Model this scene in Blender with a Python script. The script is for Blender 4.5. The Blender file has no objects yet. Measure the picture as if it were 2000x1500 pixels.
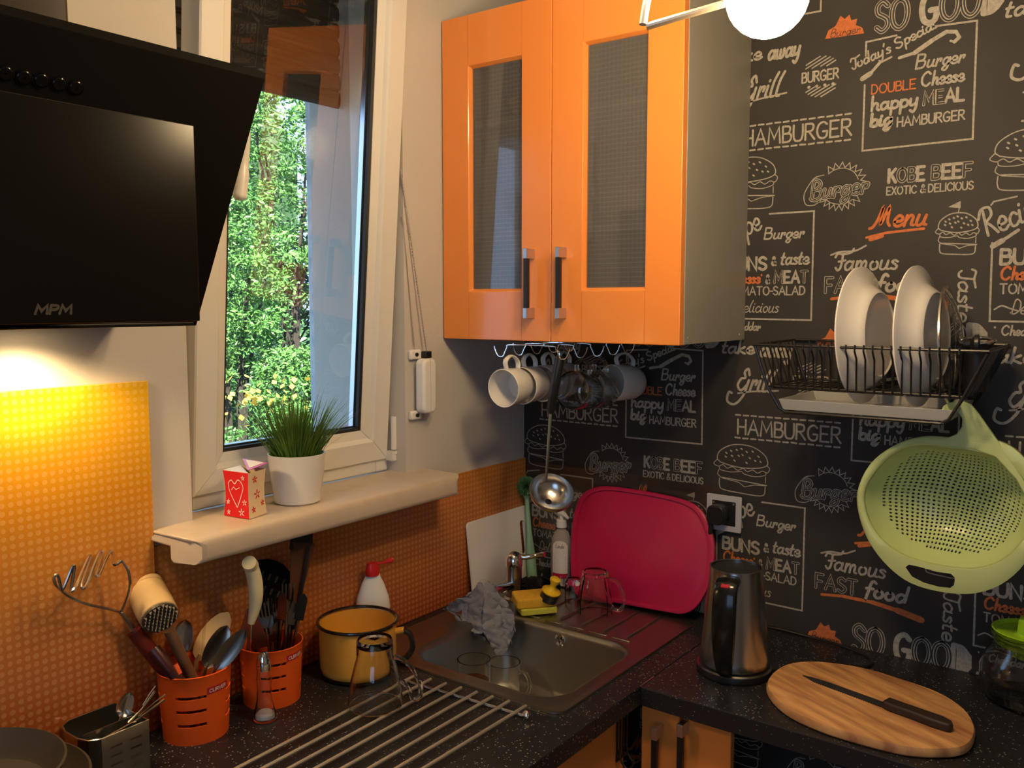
import bpy, bmesh, math, random
from math import pi, sin, cos, radians as rad, sqrt, atan2
from mathutils import Vector, Matrix
random.seed(7)
SC = bpy.context.scene
COL = SC.collection
# ------------------------------------------------------------------ camera
FPX, YAW, PITCH = 1720.1, rad(53.45), rad(-5.237)
CAM = Vector((-1.88898, -1.36000, 0.72576))
cd = bpy.data.cameras.new('camera'); cam = bpy.data.objects.new('camera', cd); COL.objects.link(cam)
cam.location = CAM; cam.rotation_euler = (pi/2 + PITCH, 0, -YAW)
cd.sensor_width = 36; cd.lens = FPX/2000*36; cd.clip_start = .02; cd.clip_end = 200
SC.camera = cam
# ------------------------------------------------------------------ world, sun, exposure
W = bpy.data.worlds.new('sky'); SC.world = W; W.use_nodes = True
bg = W.node_tree.nodes['Background']; bg.inputs[0].default_value = (.42, .63, 1.0, 1); bg.inputs[1].default_value = 3.2
sd = bpy.data.lights.new('sun', 'SUN'); sd.energy = 30; sd.color = (1, .95, .84); sd.angle = .01
sun = bpy.data.objects.new('sun', sd); COL.objects.link(sun)
sun.rotation_euler = Vector((-.45, -.62, .9)).to_track_quat('Z', 'Y').to_euler()
SC.view_settings.view_transform = 'Standard'; SC.view_settings.look = 'None'
SC.view_settings.gamma = 1; SC.view_settings.use_curve_mapping = False
SC.view_settings.exposure = 0
SC.cycles.max_bounces = 14; SC.cycles.transmission_bounces = 14; SC.cycles.transparent_max_bounces = 16
SC.cycles.sample_clamp_indirect = 6
BULB_POS = Vector((-.785, -.938, 1.108)); BULB_POWER = 125
HOOD_WATT = 2.6

# ------------------------------------------------------------------ ray helpers (where a line of sight meets a real plane)
_w = Vector((sin(YAW)*cos(PITCH), cos(YAW)*cos(PITCH), sin(PITCH)))
_r = Vector((cos(YAW), -sin(YAW), 0)); _u = _r.cross(_w)
def ray(x, y): return _r*((x-1000)/FPX) + _u*((750-y)/FPX) + _w
def at(x, y, D): return CAM + ray(x, y)*D
def onp(x, y, ax, v):
    d = ray(x, y); return CAM + d*((v-CAM[ax])/d[ax])
def onx(x, y, v=0.): return onp(x, y, 0, v)
def ony(x, y, v=0.): return onp(x, y, 1, v)
def onz(x, y, v=0.): return onp(x, y, 2, v)

# ------------------------------------------------------------------ materials
def lin(c):
    if isinstance(c, str): c = tuple(int(c[i:i+2], 16)/255 for i in (0, 2, 4))
    return tuple((v/12.92 if v <= .04045 else ((v+.055)/1.055)**2.4) for v in c) + (1,)
def mat(name, col, rough=.5, metal=0., trans=0., ior=1.45, emit=None, es=0., bump=0., bscale=200., coat=0., var=0., vscale=8., sss=0., alpha=1., spec=.5, aniso=None):
    m = bpy.data.materials.new(name); m.use_nodes = True; nt = m.node_tree; b = nt.nodes['Principled BSDF']
    c = lin(col) if isinstance(col, str) else tuple(col)+(1,)
    b.inputs['Base Color'].default_value = c; b.inputs['Roughness'].default_value = rough
    b.inputs['Metallic'].default_value = metal; b.inputs['Transmission Weight'].default_value = trans
    b.inputs['IOR'].default_value = ior; b.inputs['Coat Weight'].default_value = coat; b.inputs['Coat Roughness'].default_value = .08
    b.inputs['Specular IOR Level'].default_value = spec
    if alpha < 1: b.inputs['Alpha'].default_value = alpha
    if emit: b.inputs['Emission Color'].default_value = lin(emit) if isinstance(emit, str) else tuple(emit)+(1,); b.inputs['Emission Strength'].default_value = es
    tc = None
    if bump or var: tc = nt.nodes.new('ShaderNodeTexCoord')
    if var:
        n = nt.nodes.new('ShaderNodeTexNoise'); n.inputs['Scale'].default_value = vscale; n.inputs['Detail'].default_value = 5
        mx = nt.nodes.new('ShaderNodeMix'); mx.data_type = 'RGBA'; mx.blend_type = 'MULTIPLY'
        rp = nt.nodes.new('ShaderNodeMapRange'); rp.inputs['From Min'].default_value = .3; rp.inputs['From Max'].default_value = .7
        rp.inputs['To Min'].default_value = 1-var; rp.inputs['To Max'].default_value = 1
        nt.links.new(tc.outputs['Object'], n.inputs['Vector']); nt.links.new(n.outputs['Fac'], rp.inputs['Value'])
        mx.inputs['Factor'].default_value = 1; mx.inputs[6].default_value = c
        nt.links.new(rp.outputs[0], mx.inputs[7]); nt.links.new(mx.outputs[2], b.inputs['Base Color'])
    if bump:
        n2 = nt.nodes.new('ShaderNodeTexNoise'); n2.inputs['Scale'].default_value = bscale; n2.inputs['Detail'].default_value = 4
        bp = nt.nodes.new('ShaderNodeBump'); bp.inputs['Strength'].default_value = bump; bp.inputs['Distance'].default_value = .002
        nt.links.new(tc.outputs['Object'], n2.inputs['Vector']); nt.links.new(n2.outputs['Fac'], bp.inputs['Height']); nt.links.new(bp.outputs[0], b.inputs['Normal'])
    return m
def N(m, t): return m.node_tree.nodes.new(t)
M = {}
M['paint'] = mat('wall_paint', (.56, .53, .49), .75, bump=.25, bscale=120, var=.06, vscale=3)
M['ceil'] = mat('ceiling_paint', (.72, .69, .64), .8)
M['floor'] = mat('floor_tile', (.12, .09, .07), .4, var=.2)
M['black_wall'] = mat('chalkboard_paper', (.044, .041, .038), .6, bump=.15, bscale=60, var=.35, vscale=5, spec=.3)
M['chalk'] = mat('chalk_print', (.44, .41, .35), .7, var=.35, vscale=160)
M['chalk_orange'] = mat('orange_print', (.62, .17, .045), .7, var=.3, vscale=120)
M['chalk_dark'] = mat('dark_print', (.038, .035, .033), .6, spec=.3)
M['pvc'] = mat('white_pvc', (.72, .70, .66), .32, coat=.2)
M['sill'] = mat('sill_stone', (.55, .45, .35), .3, var=.12, vscale=25, coat=.3)
M['orange'] = mat('orange_lacquer', (.82, .27, .055), .26, coat=.35)
M['orange_edge'] = mat('orange_edge', (.62, .16, .03), .35)
M['grey_lam'] = mat('grey_laminate', (.30, .29, .25), .38)
M['inside'] = mat('cabinet_inside', (.42, .42, .40), .6)
M['blackgl'] = mat('black_glass', (.007, .006, .005), .2, spec=.22)
M['blacksat'] = mat('black_satin', (.006, .006, .006), .42, spec=.18)
M['duct'] = mat('brown_duct', (.035, .024, .016), .22)
M['blackpl'] = mat('black_plastic', (.012, .012, .013), .35)
M['hood_black'] = mat('matt_black', (.007, .006, .005), .75, spec=.06)
M['rubber'] = mat('black_rubber', (.01, .01, .011), .55)
M['steel'] = mat('steel', (.55, .53, .50), .22, metal=1, bump=.05, bscale=400)
M['steelb'] = mat('brushed_steel', (.50, .49, .47), .24, metal=1, bump=.03, bscale=300)
M['sinksteel'] = mat('sink_steel', (.36, .34, .30), .36, metal=1, bump=.06, bscale=250)
M['barsteel'] = mat('bar_steel', (.60, .56, .50), .42, metal=.85)
M['darksteel'] = mat('dark_steel', (.23, .22, .205), .26, metal=1)
M['chrome'] = mat('chrome', (.8, .8, .8), .06, metal=1)
M['alu'] = mat('aluminium', (.62, .64, .68), .3, metal=1)
M['ceramic'] = mat('white_ceramic', (.74, .71, .66), .14, coat=.4)
M['white_pl'] = mat('white_plastic', (.76, .74, .71), .35)
M['cream_pl'] = mat('cream_plastic', (.78, .70, .42), .35)
M['glass'] = mat('clear_glass', (.97, .98, .97), .0, trans=1, ior=1.42)
M['thin_glass'] = None
M['orange_pl'] = mat('orange_plastic', (.78, .105, .012), .33)
M['red_pl'] = mat('red_plastic', (.55, .02, .02), .3)
M['label_red'] = mat('label_red', (.45, .015, .03), .4)
M['white_ink'] = mat('white_ink', (.8, .72, .66), .5)
M['black_ink'] = mat('black_ink', (.03, .03, .03), .5)
M['wood'] = mat('pale_wood', (.62, .42, .20), .55, var=.2, vscale=20)
M['woodd'] = mat('brown_wood', (.22, .11, .05), .5, var=.3, vscale=25)
M['enamel'] = mat('yellow_enamel', (.72, .36, .05), .18, coat=.5)
M['enamelb'] = mat('black_enamel', (.012, .009, .008), .2, coat=.5)
M['pink'] = mat('magenta_plastic', (.44, .006, .065), .38, bump=.1, bscale=350)
M['sponge'] = mat('yellow_sponge', (.75, .42, .03), .9, bump=1, bscale=500, var=.15, vscale=60)
M['scour'] = mat('green_scourer', (.55, .52, .06), .95, bump=1, bscale=700)
M['cloth'] = mat('grey_cloth', (.23, .235, .28), .95, bump=.6, bscale=600, var=.15, vscale=30)
M['mint'] = mat('mint_plastic', (.25, .45, .30), .4)
M['bristle'] = mat('green_bristles', (.16, .36, .13), .7)
M['lime'] = mat('lime_plastic', (.30, .55, .02), .35)
M['colander'] = mat('pale_green_plastic', (.53, .63, .27), .36, coat=.15)
M['soapliq'] = mat('pink_soap', (.75, .25, .20), .1, trans=.35)
M['paper'] = mat('label_paper', (.72, .66, .62), .5)
M['barpaper'] = mat('barcode_paper', (.75, .7, .6), .5)
M['tea'] = mat('tea', (.10, .025, .006), .1, trans=.3)
M['yellow_pl'] = mat('yellow_plastic', (.78, .50, .02), .35)
M['iron'] = mat('cast_aluminium', (.10, .085, .07), .45, metal=.6)
M['nonstick'] = mat('nonstick', (.055, .045, .035), .4)
M['wire_black'] = mat('black_wire', (.014, .012, .011), .32)
M['bulb'] = mat('lit_bulb', (1, 1, 1), .3, emit=(1, .70, .37), es=BULB_POWER)
M['hoodlamp'] = mat('lit_lens', (1, 1, 1), .3, emit=(1, .72, .36), es=9)
M['brass'] = mat('lamp_metal', (.62, .50, .36), .3, metal=.7)
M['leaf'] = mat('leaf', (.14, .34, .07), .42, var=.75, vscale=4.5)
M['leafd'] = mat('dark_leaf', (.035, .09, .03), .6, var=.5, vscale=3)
M['grass'] = mat('grass_blade', (.12, .25, .03), .5, var=.5, vscale=30)
M['bark'] = mat('bark', (.045, .035, .025), .9)
M['frame_silver'] = mat('silver_plastic', (.55, .56, .60), .3, metal=.2)
M['concrete'] = mat('render_grey', (.60, .61, .64), .9, bump=1, bscale=120, var=.30, vscale=22)
M['earth'] = mat('earth', (.05, .06, .03), .95, var=.5)
M['pave'] = mat('dark_render', (.03, .028, .026), .8)
M['flower'] = mat('yellow_flower', (.85, .55, .06), .7)
M['shutter'] = mat('brown_shutter', (.014, .011, .009), .4)
M['heartred'] = mat('red_card', (.70, .012, .015), .4)
M['heartcream'] = mat('cream_card', (.78, .60, .38), .45)
M['violet'] = mat('violet_film', (.55, .10, .42), .3)
M['green_soil'] = mat('dark_soil', (.01, .012, .015), .6)
M['brush_pl'] = mat('translucent_bristle', (.25, .2, .15), .6)

# thin architectural glass: a sheet with true Fresnel mirror and clear transmission
def thin_glass(name, tint, rough=0., refl=1.):
    m = bpy.data.materials.new(name); m.use_nodes = True; nt = m.node_tree; nt.nodes.clear()
    o = nt.nodes.new('ShaderNodeOutputMaterial'); mx = nt.nodes.new('ShaderNodeMixShader'); g = nt.nodes.new('ShaderNodeBsdfGlossy')
    t = nt.nodes.new('ShaderNodeBsdfTransparent'); fr = nt.nodes.new('ShaderNodeFresnel'); ge = nt.nodes.new('ShaderNodeNewGeometry'); mr = nt.nodes.new('ShaderNodeMapRange'); mr.inputs['To Min'].default_value = 1.5; mr.inputs['To Max'].default_value = 1/1.5; nt.links.new(ge.outputs['Backfacing'], mr.inputs['Value']); nt.links.new(mr.outputs[0], fr.inputs[0])
    mu = nt.nodes.new('ShaderNodeMath'); mu.operation = 'MULTIPLY'; mu.inputs[1].default_value = refl; mu.use_clamp = True
    g.inputs['Roughness'].default_value = rough; t.inputs[0].default_value = tint + (1,)
    nt.links.new(fr.outputs[0], mu.inputs[0]); nt.links.new(mu.outputs[0], mx.inputs[0]); nt.links.new(t.outputs[0], mx.inputs[1]); nt.links.new(g.outputs[0], mx.inputs[2]); nt.links.new(mx.outputs[0], o.inputs[0])
    return m
M['pane'] = thin_glass('window_glass', (.93, .96, .93), 0, 3.0)
M['acrylic'] = thin_glass('clear_acrylic', (.975, .97, .96), .05, 1.0)
M['thin'] = thin_glass('drinking_glass', (.95, .95, .94), .015, 1.5)
M['thin2'] = thin_glass('mug_glass', (.90, .90, .89), .02, 3.2)
def wired_glass():
    m = mat('patterned_glass', (.30, .30, .30), .12, trans=.78, ior=1.15); nt = m.node_tree; b = nt.nodes['Principled BSDF']
    tc = N(m, 'ShaderNodeTexCoord'); sp = N(m, 'ShaderNodeSeparateXYZ'); nt.links.new(tc.outputs['Object'], sp.inputs[0])
    outs = []
    for ax in ('Y', 'Z'):
        a = N(m, 'ShaderNodeMath'); a.operation = 'MULTIPLY'; a.inputs[1].default_value = 1/.0095; nt.links.new(sp.outputs[ax], a.inputs[0])
        f = N(m, 'ShaderNodeMath'); f.operation = 'FRACT'; nt.links.new(a.outputs[0], f.inputs[0])
        c = N(m, 'ShaderNodeMath'); c.operation = 'LESS_THAN'; c.inputs[1].default_value = .12; nt.links.new(f.outputs[0], c.inputs[0]); outs.append(c)
    mx = N(m, 'ShaderNodeMath'); mx.operation = 'MAXIMUM'; nt.links.new(outs[0].outputs[0], mx.inputs[0]); nt.links.new(outs[1].outputs[0], mx.inputs[1])
    cm = N(m, 'ShaderNodeMix'); cm.data_type = 'RGBA'; cm.inputs[6].default_value = (.34, .34, .34, 1); cm.inputs[7].default_value = (.46, .46, .46, 1)
    nt.links.new(mx.outputs[0], cm.inputs['Factor']); nt.links.new(cm.outputs[2], b.inputs['Base Color'])
    b.inputs['Coat Weight'].default_value = 1; b.inputs['Coat Roughness'].default_value = .03
    return m
M['wired'] = wired_glass()
def dotted():
    m = mat('dotted_print', (1, 1, 1), .3, coat=.35); nt = m.node_tree; b = nt.nodes['Principled BSDF']
    tc = N(m, 'ShaderNodeNewGeometry'); sp = N(m, 'ShaderNodeSeparateXYZ'); nt.links.new(tc.outputs['Position'], sp.inputs[0])
    def mth(op, a, bb=None, clamp=False):
        n = N(m, 'ShaderNodeMath'); n.operation = op; n.use_clamp = clamp
        for i, v in enumerate((a, bb)):
            if v is None: continue
            if isinstance(v, (int, float)): n.inputs[i].default_value = v
            else: nt.links.new(v, n.inputs[i])
        return n.outputs[0]
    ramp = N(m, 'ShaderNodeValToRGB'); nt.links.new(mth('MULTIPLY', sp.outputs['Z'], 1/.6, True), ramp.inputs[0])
    e = ramp.color_ramp.elements; e[0].position = 0; e[0].color = (.33, .052, .012, 1); e[1].position = 1; e[1].color = (.72, .42, .012, 1)  # printed gradient; its lower end darkened further for hood light falling off
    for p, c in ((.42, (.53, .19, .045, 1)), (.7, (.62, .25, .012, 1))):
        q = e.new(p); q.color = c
    s = 1/.0125
    def cell(v, off): return mth('SUBTRACT', mth('FRACT', mth('ADD', mth('MULTIPLY', v, s), off)), .5)
    fx = cell(sp.outputs['X'], 0.); fz = cell(sp.outputs['Z'], .0)
    d = mth('SQRT', mth('ADD', mth('MULTIPLY', fx, fx), mth('MULTIPLY', fz, fz)))
    nz = N(m, 'ShaderNodeTexNoise'); nz.inputs['Scale'].default_value = 60; nt.links.new(tc.outputs['Position'], nz.inputs['Vector'])
    thr = mth('ADD', mth('MULTIPLY', nz.outputs['Fac'], .16), .24)
    dot = mth('MULTIPLY', mth('LESS_THAN', d, thr), .17)
    mx = N(m, 'ShaderNodeMix'); mx.data_type = 'RGBA'; nt.links.new(dot, mx.inputs['Factor']); nt.links.new(ramp.outputs[0], mx.inputs[6]); mx.inputs[7].default_value = (.95, .66, .32, 1)
    nt.links.new(mx.outputs[2], b.inputs['Base Color'])
    return m
M['dotted'] = dotted()
def speckle():
    m = mat('speckled_laminate', (.022, .021, .024), .36); nt = m.node_tree; b = nt.nodes['Principled BSDF']
    tc = N(m, 'ShaderNodeTexCoord'); v = N(m, 'ShaderNodeTexVoronoi'); v.inputs['Scale'].default_value = 210; nt.links.new(tc.outputs['Object'], v.inputs['Vector'])
    lt = N(m, 'ShaderNodeMath'); lt.operation = 'LESS_THAN'; lt.inputs[1].default_value = .26; nt.links.new(v.outputs['Distance'], lt.inputs[0])
    sp = N(m, 'ShaderNodeSeparateXYZ'); nt.links.new(v.outputs['Color'], sp.inputs[0])
    gt = N(m, 'ShaderNodeMath'); gt.operation = 'GREATER_THAN'; gt.inputs[1].default_value = .72; nt.links.new(sp.outputs[0], gt.inputs[0])
    mu = N(m, 'ShaderNodeMath'); mu.operation = 'MULTIPLY'; nt.links.new(lt.outputs[0], mu.inputs[0]); nt.links.new(gt.outputs[0], mu.inputs[1])
    mx = N(m, 'ShaderNodeMix'); mx.data_type = 'RGBA'; nt.links.new(mu.outputs[0], mx.inputs['Factor']); mx.inputs[6].default_value = (.015, .0145, .018, 1); mx.inputs[7].default_value = (.30, .29, .30, 1)
    nt.links.new(mx.outputs[2], b.inputs['Base Color']); return m
M['worktop'] = speckle()
def bamboo():
    m = mat('bamboo', (.5, .3, .12), .48); nt = m.node_tree; b = nt.nodes['Principled BSDF']
    tc = N(m, 'ShaderNodeTexCoord'); mp = N(m, 'ShaderNodeMapping'); mp.inputs['Scale'].default_value = (6, 48, 10); nt.links.new(tc.outputs['Object'], mp.inputs[0])
    n = N(m, 'ShaderNodeTexNoise'); n.inputs['Scale'].default_value = 1; n.inputs['Detail'].default_value = 8; nt.links.new(mp.outputs[0], n.inputs['Vector'])
    r = N(m, 'ShaderNodeValToRGB'); e = r.color_ramp.elements; e[0].position = .35; e[0].color = (.33, .14, .06, 1); e[1].position = .62; e[1].color = (.68, .37, .15, 1); nt.links.new(n.outputs['Fac'], r.inputs[0])
    nt.links.new(r.outputs[0], b.inputs['Base Color']); return m
M['bamboo'] = bamboo()

# ------------------------------------------------------------------ mesh builder
class MB:
    def __init__(s): s.v = []; s.f = []; s.m = []; s.M = Matrix()
    def add(s, vs, fs, mi=0):
        o = len(s.v); s.v += [tuple(s.M @ Vector(p)) for p in vs]; s.f += [tuple(o+i for i in f) for f in fs]; s.m += [mi]*len(fs); return s
    def box(s, x0, x1, y0, y1, z0, z1, mi=0):
        return s.add([(x, y, z) for x in (x0, x1) for y in (y0, y1) for z in (z0, z1)],
                     [(0, 1, 3, 2), (4, 6, 7, 5), (0, 4, 5, 1), (2, 3, 7, 6), (0, 2, 6, 4), (1, 5, 7, 3)], mi)
    def tube(s, pts, r, n=8, closed=False, mi=0, caps=True):
        pts = [Vector(p) for p in pts]; k = len(pts); rs = r if isinstance(r, (list, tuple)) else [r]*k
        tang = []
        for i in range(k):
            a = pts[(i-1) % k] if (closed or i > 0) else pts[i]; b = pts[(i+1) % k] if (closed or i < k-1) else pts[i]
            t = (b-a); tang.append(t.normalized() if t.length > 1e-9 else Vector((0, 0, 1)))
        t0 = tang[0]; up = Vector((0, 0, 1)) if abs(t0.z) < .9 else Vector((1, 0, 0)); nn = (up - t0*up.dot(t0)).normalized()
        vs = []
        for i in range(k):
            t = tang[i]; nn = (nn - t*nn.dot(t)); nn = nn.normalized() if nn.length > 1e-6 else t.orthogonal().normalized(); bb = t.cross(nn)
            for j in range(n):
                a = 2*pi*j/n; vs.append(pts[i] + (nn*cos(a)+bb*sin(a))*rs[i])
        fs = []
        for i in range(k if closed else k-1):
            for j in range(n):
                i2 = (i+1) % k; fs.append((i*n+j, i*n+(j+1) % n, i2*n+(j+1) % n, i2*n+j))
        if not closed and caps: fs.append(tuple(range(n))[::-1]); fs.append(tuple((k-1)*n+j for j in range(n)))
        return s.add(vs, fs, mi)
    def lathe(s, prof, n=40, mi=0, sx=1., sy=1.):
        vs = []; fs = []; k = len(prof)
        for (r, z) in prof:
            for j in range(n):
                a = 2*pi*j/n; vs.append((r*cos(a)*sx, r*sin(a)*sy, z))
        for i in range(k-1):
            for j in range(n): fs.append((i*n+j, i*n+(j+1) % n, (i+1)*n+(j+1) % n, (i+1)*n+j))
        return s.add(vs, fs, mi)
    def disc(s, r, z, n=40, mi=0):
        return s.add([(r*cos(2*pi*j/n), r*sin(2*pi*j/n), z) for j in range(n)], [tuple(range(n))], mi)
    def prism(s, out, a, b, mi=0):          # outline in xy, from z=a to z=b
        n = len(out); vs = [(x, y, a) for x, y in out]+[(x, y, b) for x, y in out]
        fs = [tuple(range(n))[::-1], tuple(range(n, 2*n))]+[(i, (i+1) % n, n+(i+1) % n, n+i) for i in range(n)]
        return s.add(vs, fs, mi)
    def ring(s, o1, o2, a, b, mi=0):         # plate between two outlines of equal count
        n = len(o1); vs = [(x, y, b) for x, y in o1]+[(x, y, b) for x, y in o2]+[(x, y, a) for x, y in o1]+[(x, y, a) for x, y in o2]
        fs = []
        for i in range(n):
            j = (i+1) % n; fs += [(i, j, n+j, n+i), (2*n+i, 3*n+i, 3*n+j, 2*n+j), (i, 2*n+i, 2*n+j, j), (n+i, n+j, 3*n+j, 3*n+i)]
        return s.add(vs, fs, mi)
    def grid(s, rows, mi=0):
        nr = len(rows); nc = len(rows[0]); vs = [p for r in rows for p in r]
        return s.add(vs, [(i*nc+j, i*nc+j+1, (i+1)*nc+j+1, (i+1)*nc+j) for i in range(nr-1) for j in range(nc-1)], mi)

ORG = {}
def tag(o, label=None, cat=None, group=None, kind=None):
    if label: o['label'] = label
    if cat: o['category'] = cat
    if group: o['group'] = group
    if kind: o['kind'] = kind
    return o
def obj(name, mb, mats, parent=None, smooth=True, bev=0., sub=0, solid=0., org=None, seg=2, angle=35, label=None, local=False):
    """link a builder as one mesh. World coordinates unless local=True (then relative to the parent)."""
    if not isinstance(mats, (list, tuple)): mats = [mats]
    mats = [M[x] if isinstance(x, str) else x for x in mats]
    vs = [Vector(p) for p in mb.v]
    if parent is None and org is None:
        c = [min(p[i] for p in vs) for i in range(3)]; d = [max(p[i] for p in vs) for i in range(3)]
        org = Vector(((c[0]+d[0])/2, (c[1]+d[1])/2, c[2]))
    if parent is not None: org = Vector((0, 0, 0)) if local else ORG[parent.name]
    org = Vector(org)
    me = bpy.data.meshes.new(name); me.from_pydata([p-org for p in vs], [], mb.f)
    for m in mats: me.materials.append(m)
    if len(mats) > 1: me.polygons.foreach_set('material_index', mb.m)
    bm = bmesh.new(); bm.from_mesh(me); bmesh.ops.recalc_face_normals(bm, faces=bm.faces); bm.to_mesh(me); bm.free()
    if smooth:
        me.polygons.foreach_set('use_smooth', [True]*len(me.polygons)); me.set_sharp_from_angle(angle=rad(angle))
    me.update()
    o = bpy.data.objects.new(name, me); COL.objects.link(o)
    if parent is None: o.location = org; ORG[o.name] = org
    else: o.parent = parent; ORG[o.name] = org
    if solid: md = o.modifiers.new('solid', 'SOLIDIFY'); md.thickness = solid; md.offset = 0
    if solid and smooth: md = o.modifiers.new('split', 'EDGE_SPLIT'); md.split_angle = rad(40)
    if bev: md = o.modifiers.new('bevel', 'BEVEL'); md.width = bev; md.segments = seg; md.limit_method = 'ANGLE'; md.angle_limit = rad(30); md.harden_normals = False
    if sub: md = o.modifiers.new('sub', 'SUBSURF'); md.levels = sub; md.render_levels = sub
    if label: o['label'] = label
    return o
def thing(name, label, cat, loc, group=None, rot=None):
    o = bpy.data.objects.new(name, None); COL.objects.link(o); o.location = loc; ORG[o.name] = Vector(loc); o.empty_display_size = .03
    if rot: o.rotation_euler = rot
    return tag(o, label, cat, group)
def copy_tree(o, parent=None):
    c = o.copy(); COL.objects.link(c); c.parent = parent; ORG[c.name] = ORG.get(o.name, Vector((0, 0, 0)))
    for ch in [x for x in COL.objects if x.parent == o]: copy_tree(ch, c)
    return c
def rrect(x0, x1, y0, y1, r, n=6):
    out = []
    for cx, cy, a0 in ((x1-r, y1-r, 0), (x0+r, y1-r, 90), (x0+r, y0+r, 180), (x1-r, y0+r, 270)):
        for i in range(n+1): a = rad(a0+90*i/n); out.append((cx+r*cos(a), cy+r*sin(a)))
    return out
def bez(pts, n=6, closed=False):
    """Catmull-Rom through the points"""
    P = [Vector(p) for p in pts]; k = len(P); out = []
    rng = k if closed else k-1
    for i in range(rng):
        p1 = P[i]; p2 = P[(i+1) % k]; p0 = P[i-1] if (i > 0 or closed) else p1*2-p2; p3 = P[(i+2) % k] if (i+2 < k or closed) else p2*2-p1
        for j in range(n):
            t = j/n; out.append(.5*((2*p1)+(p2-p0)*t+(2*p0-5*p1+4*p2-p3)*t*t+(3*p1-p0-3*p2+p3)*t**3))
    if not closed: out.append(P[-1])
    return out
def frame(o, zdir, xhint=(1, 0, 0)):
    z = Vector(zdir).normalized(); x = Vector(xhint); x = (x-z*x.dot(z)).normalized(); y = z.cross(x)
    m = Matrix((x, y, z)).transposed().to_4x4(); m.translation = Vector(o); return m

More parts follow.
